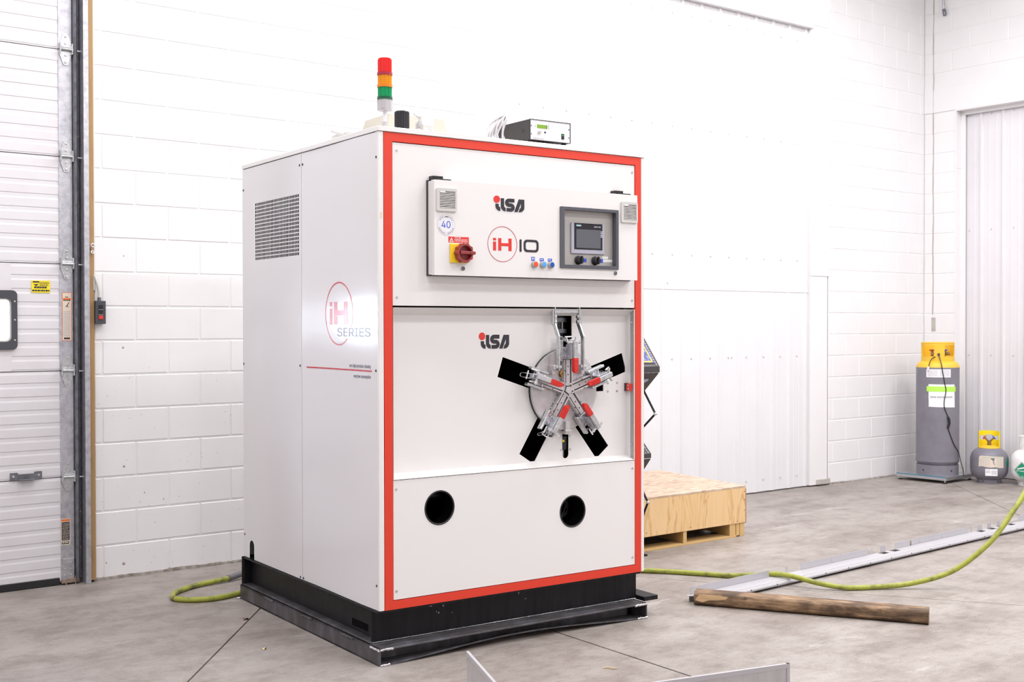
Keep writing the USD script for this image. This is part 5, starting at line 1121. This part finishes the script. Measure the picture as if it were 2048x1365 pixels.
lb_ = part(t_2, 'bar_code_label', k2.wrap(bx(-0.034, 0.076, 0.082, 0.148, 0, 0.001), 0.1727), m_paper, label='white barcode label')
part(lb_, 'label_print', k2.wrap(cat_([bx(-0.027 + 0.0045 * i, -0.027 + 0.0045 * i + (0.0016 if i % 3 else 0.003), 0.110, 0.128, 0, 0.0006) for i in range(9)] + [lines(0.022, 0.068, 0.096, 0.134, 5, 0.5, 44), lines(-0.028, 0.012, 0.132, 0.142, 1, 0.4, 45)]), 0.1737), m_gprint, kind='stuff')
part(t_2, 'green_placard', k2.wrap(ext(Polygon([(0.178, 0.202), (0.225, 0.262), (0.272, 0.202), (0.225, 0.142)]), 0.001), 0.1735), m_green, label='green diamond placard at the side')
k3, t_3 = small_tank('small_gas_cylinder', 'white gas cylinder with green diamond placard, right of the grey ones', 7.975, 1.334, m_twhite, m_twhite, False)
part(t_3, 'collar', k3.ring(0.094, 0.0985, 0.328, 0.462, [(dg(-62), dg(-8), 0.362, 0.418), (dg(8), dg(62), 0.362, 0.418)]), m_twhite, 35)
part(t_3, 'collar_rim', place(trimesh.creation.torus(0.0965, 0.005, major_sections=48, minor_sections=8), (0, 0, 0.460), (1, 0, 0), (0, 1, 0), (0, 0, 1)), m_twhite, True)
bd = part(t_3, 'valve_body', cat_([cyl((0, 0, 0.340), (0, 0, 0.40), 0.016, 12), cyl((0, 0, 0.395), k3.at(0.055, dg(-25), 0.400), 0.012, 10)]), m_bronze, 30)
part(bd, 'handwheel', lathe_at([(0, 0), (0.020, 0), (0.022, 0.004), (0.018, 0.010), (0, 0.012)], k3.at(0.055, dg(-25), 0.398), k3.at(1, dg(-25), 0.1), 14), m_brick, 30)
dm = lambda e: Polygon([(-0.155 + e, 0.150), (-0.073, 0.232 - e), (0.009 - e, 0.150), (-0.073, 0.068 + e)])
pl_ = part(t_3, 'green_placard', k3.wrap(ext(dm(0), 0.001), 0.1735), m_green, label='green diamond placard with white cylinder symbol')
part(pl_, 'placard_print', k3.wrap(cat_([ext(dm(0.006).difference(dm(0.0085)), 0.0006), ext(affinity.rotate(rr(-0.122, -0.034, 0.166, 0.178, 0.005), 14), 0.0006), text('NON-FLAMMABLE GAS', -0.132, -0.012, 0.141, 0.0085, True, 0.0006), text('2', -0.077, None, 0.086, 0.015, True, 0.0006)]), 0.1745), m_wprint)

# ------------------------------------------------------------------ bent sheet metal standing in the foreground
bp = thing('bent_sheet_panel', 'upright bent sheet metal corner piece in the near foreground', 'metal sheet')
A_, B_, C_ = np.array([-0.312, -1.102]), np.array([-0.541, -1.657]), np.array([0.464, -1.905])
def plate_along(p, q, t, z0, z1, inset=0.0):
    d = (q - p) / np.linalg.norm(q - p); n_ = np.array([-d[1], d[0]])
    pts = [p - n_ * t / 2, q - n_ * t / 2, q + n_ * t / 2, p + n_ * t / 2]
    m = ext(Polygon(pts), z1 - z0); m.apply_translation([0, 0, z0]); return m
part(bp, 'left_wing', plate_along(A_, B_, 0.004, 0.0, 0.348), m_stain)
part(bp, 'right_wing', plate_along(B_, C_, 0.004, 0.0, 0.348), m_stain)
part(bp, 'hem', plate_along(A_, B_, 0.010, 0.335, 0.350), m_sstrip)
part(bp, 'hem', plate_along(B_, C_, 0.010, 0.335, 0.350), m_sstrip)
part(bp, 'edge_fold', plate_along(C_ - 0.012 * (C_ - B_) / np.linalg.norm(C_ - B_), C_, 0.009, 0.0, 0.350), m_sstrip)

# ------------------------------------------------------------------ litter on the floor
def leaf(name, label, x, y, s_, a, mm, cat='leaf'):
    nx = 9; V, Fc = [], []
    for i in range(nx):
        t = i / (nx - 1); wd = 0.35 * math.sin(math.pi * min(1, max(0.02, t * 0.96 + 0.02)))
        for j in (-1, 0, 1):
            V.append(((t - 0.5) * s_, j * wd * s_, 0.002 + s_ * (0.22 * abs(j) * wd * 2 + 0.16 * math.sin(t * 5))**2 * 3))
    for i in range(nx - 1):
        for j in range(2):
            q0, q1 = i * 3 + j, (i + 1) * 3 + j
            Fc += [[q0, q1, q1 + 1], [q0, q1 + 1, q0 + 1]]
    V = np.array(V); V2 = V + np.array([0, 0, 0.0012]); F2 = np.array(Fc)
    m = trimesh.Trimesh(np.vstack([V2, V]), np.vstack([F2, F2[:, ::-1] + len(V)]), process=False)
    m.apply_transform(trimesh.transformations.rotation_matrix(a, (0, 0, 1))); m.apply_translation([x, y, -m.bounds[0][2]])
    return solo(name, m, mm, label, cat, smooth=True)
leaf('dry_leaf', 'small curled brown leaf beside the dark floor joint left of the skid', -0.107, 1.128, 0.040, 0.4, m_leaf)
leaf('dry_leaf', 'tiny pale brown leaf on bare concrete in front of the skid', -0.287, 0.556, 0.032, 0.9, m_straw)
solo('straw_bit', tube(spline([(0.742, -0.66, 0.003), (0.758, -0.672, 0.006), (0.768, -0.690, 0.004), (0.785, -0.70, 0.003)], 5), 0.0026, 6), m_straw, 'short crooked straw-coloured strip on the floor near the joint', 'straw')
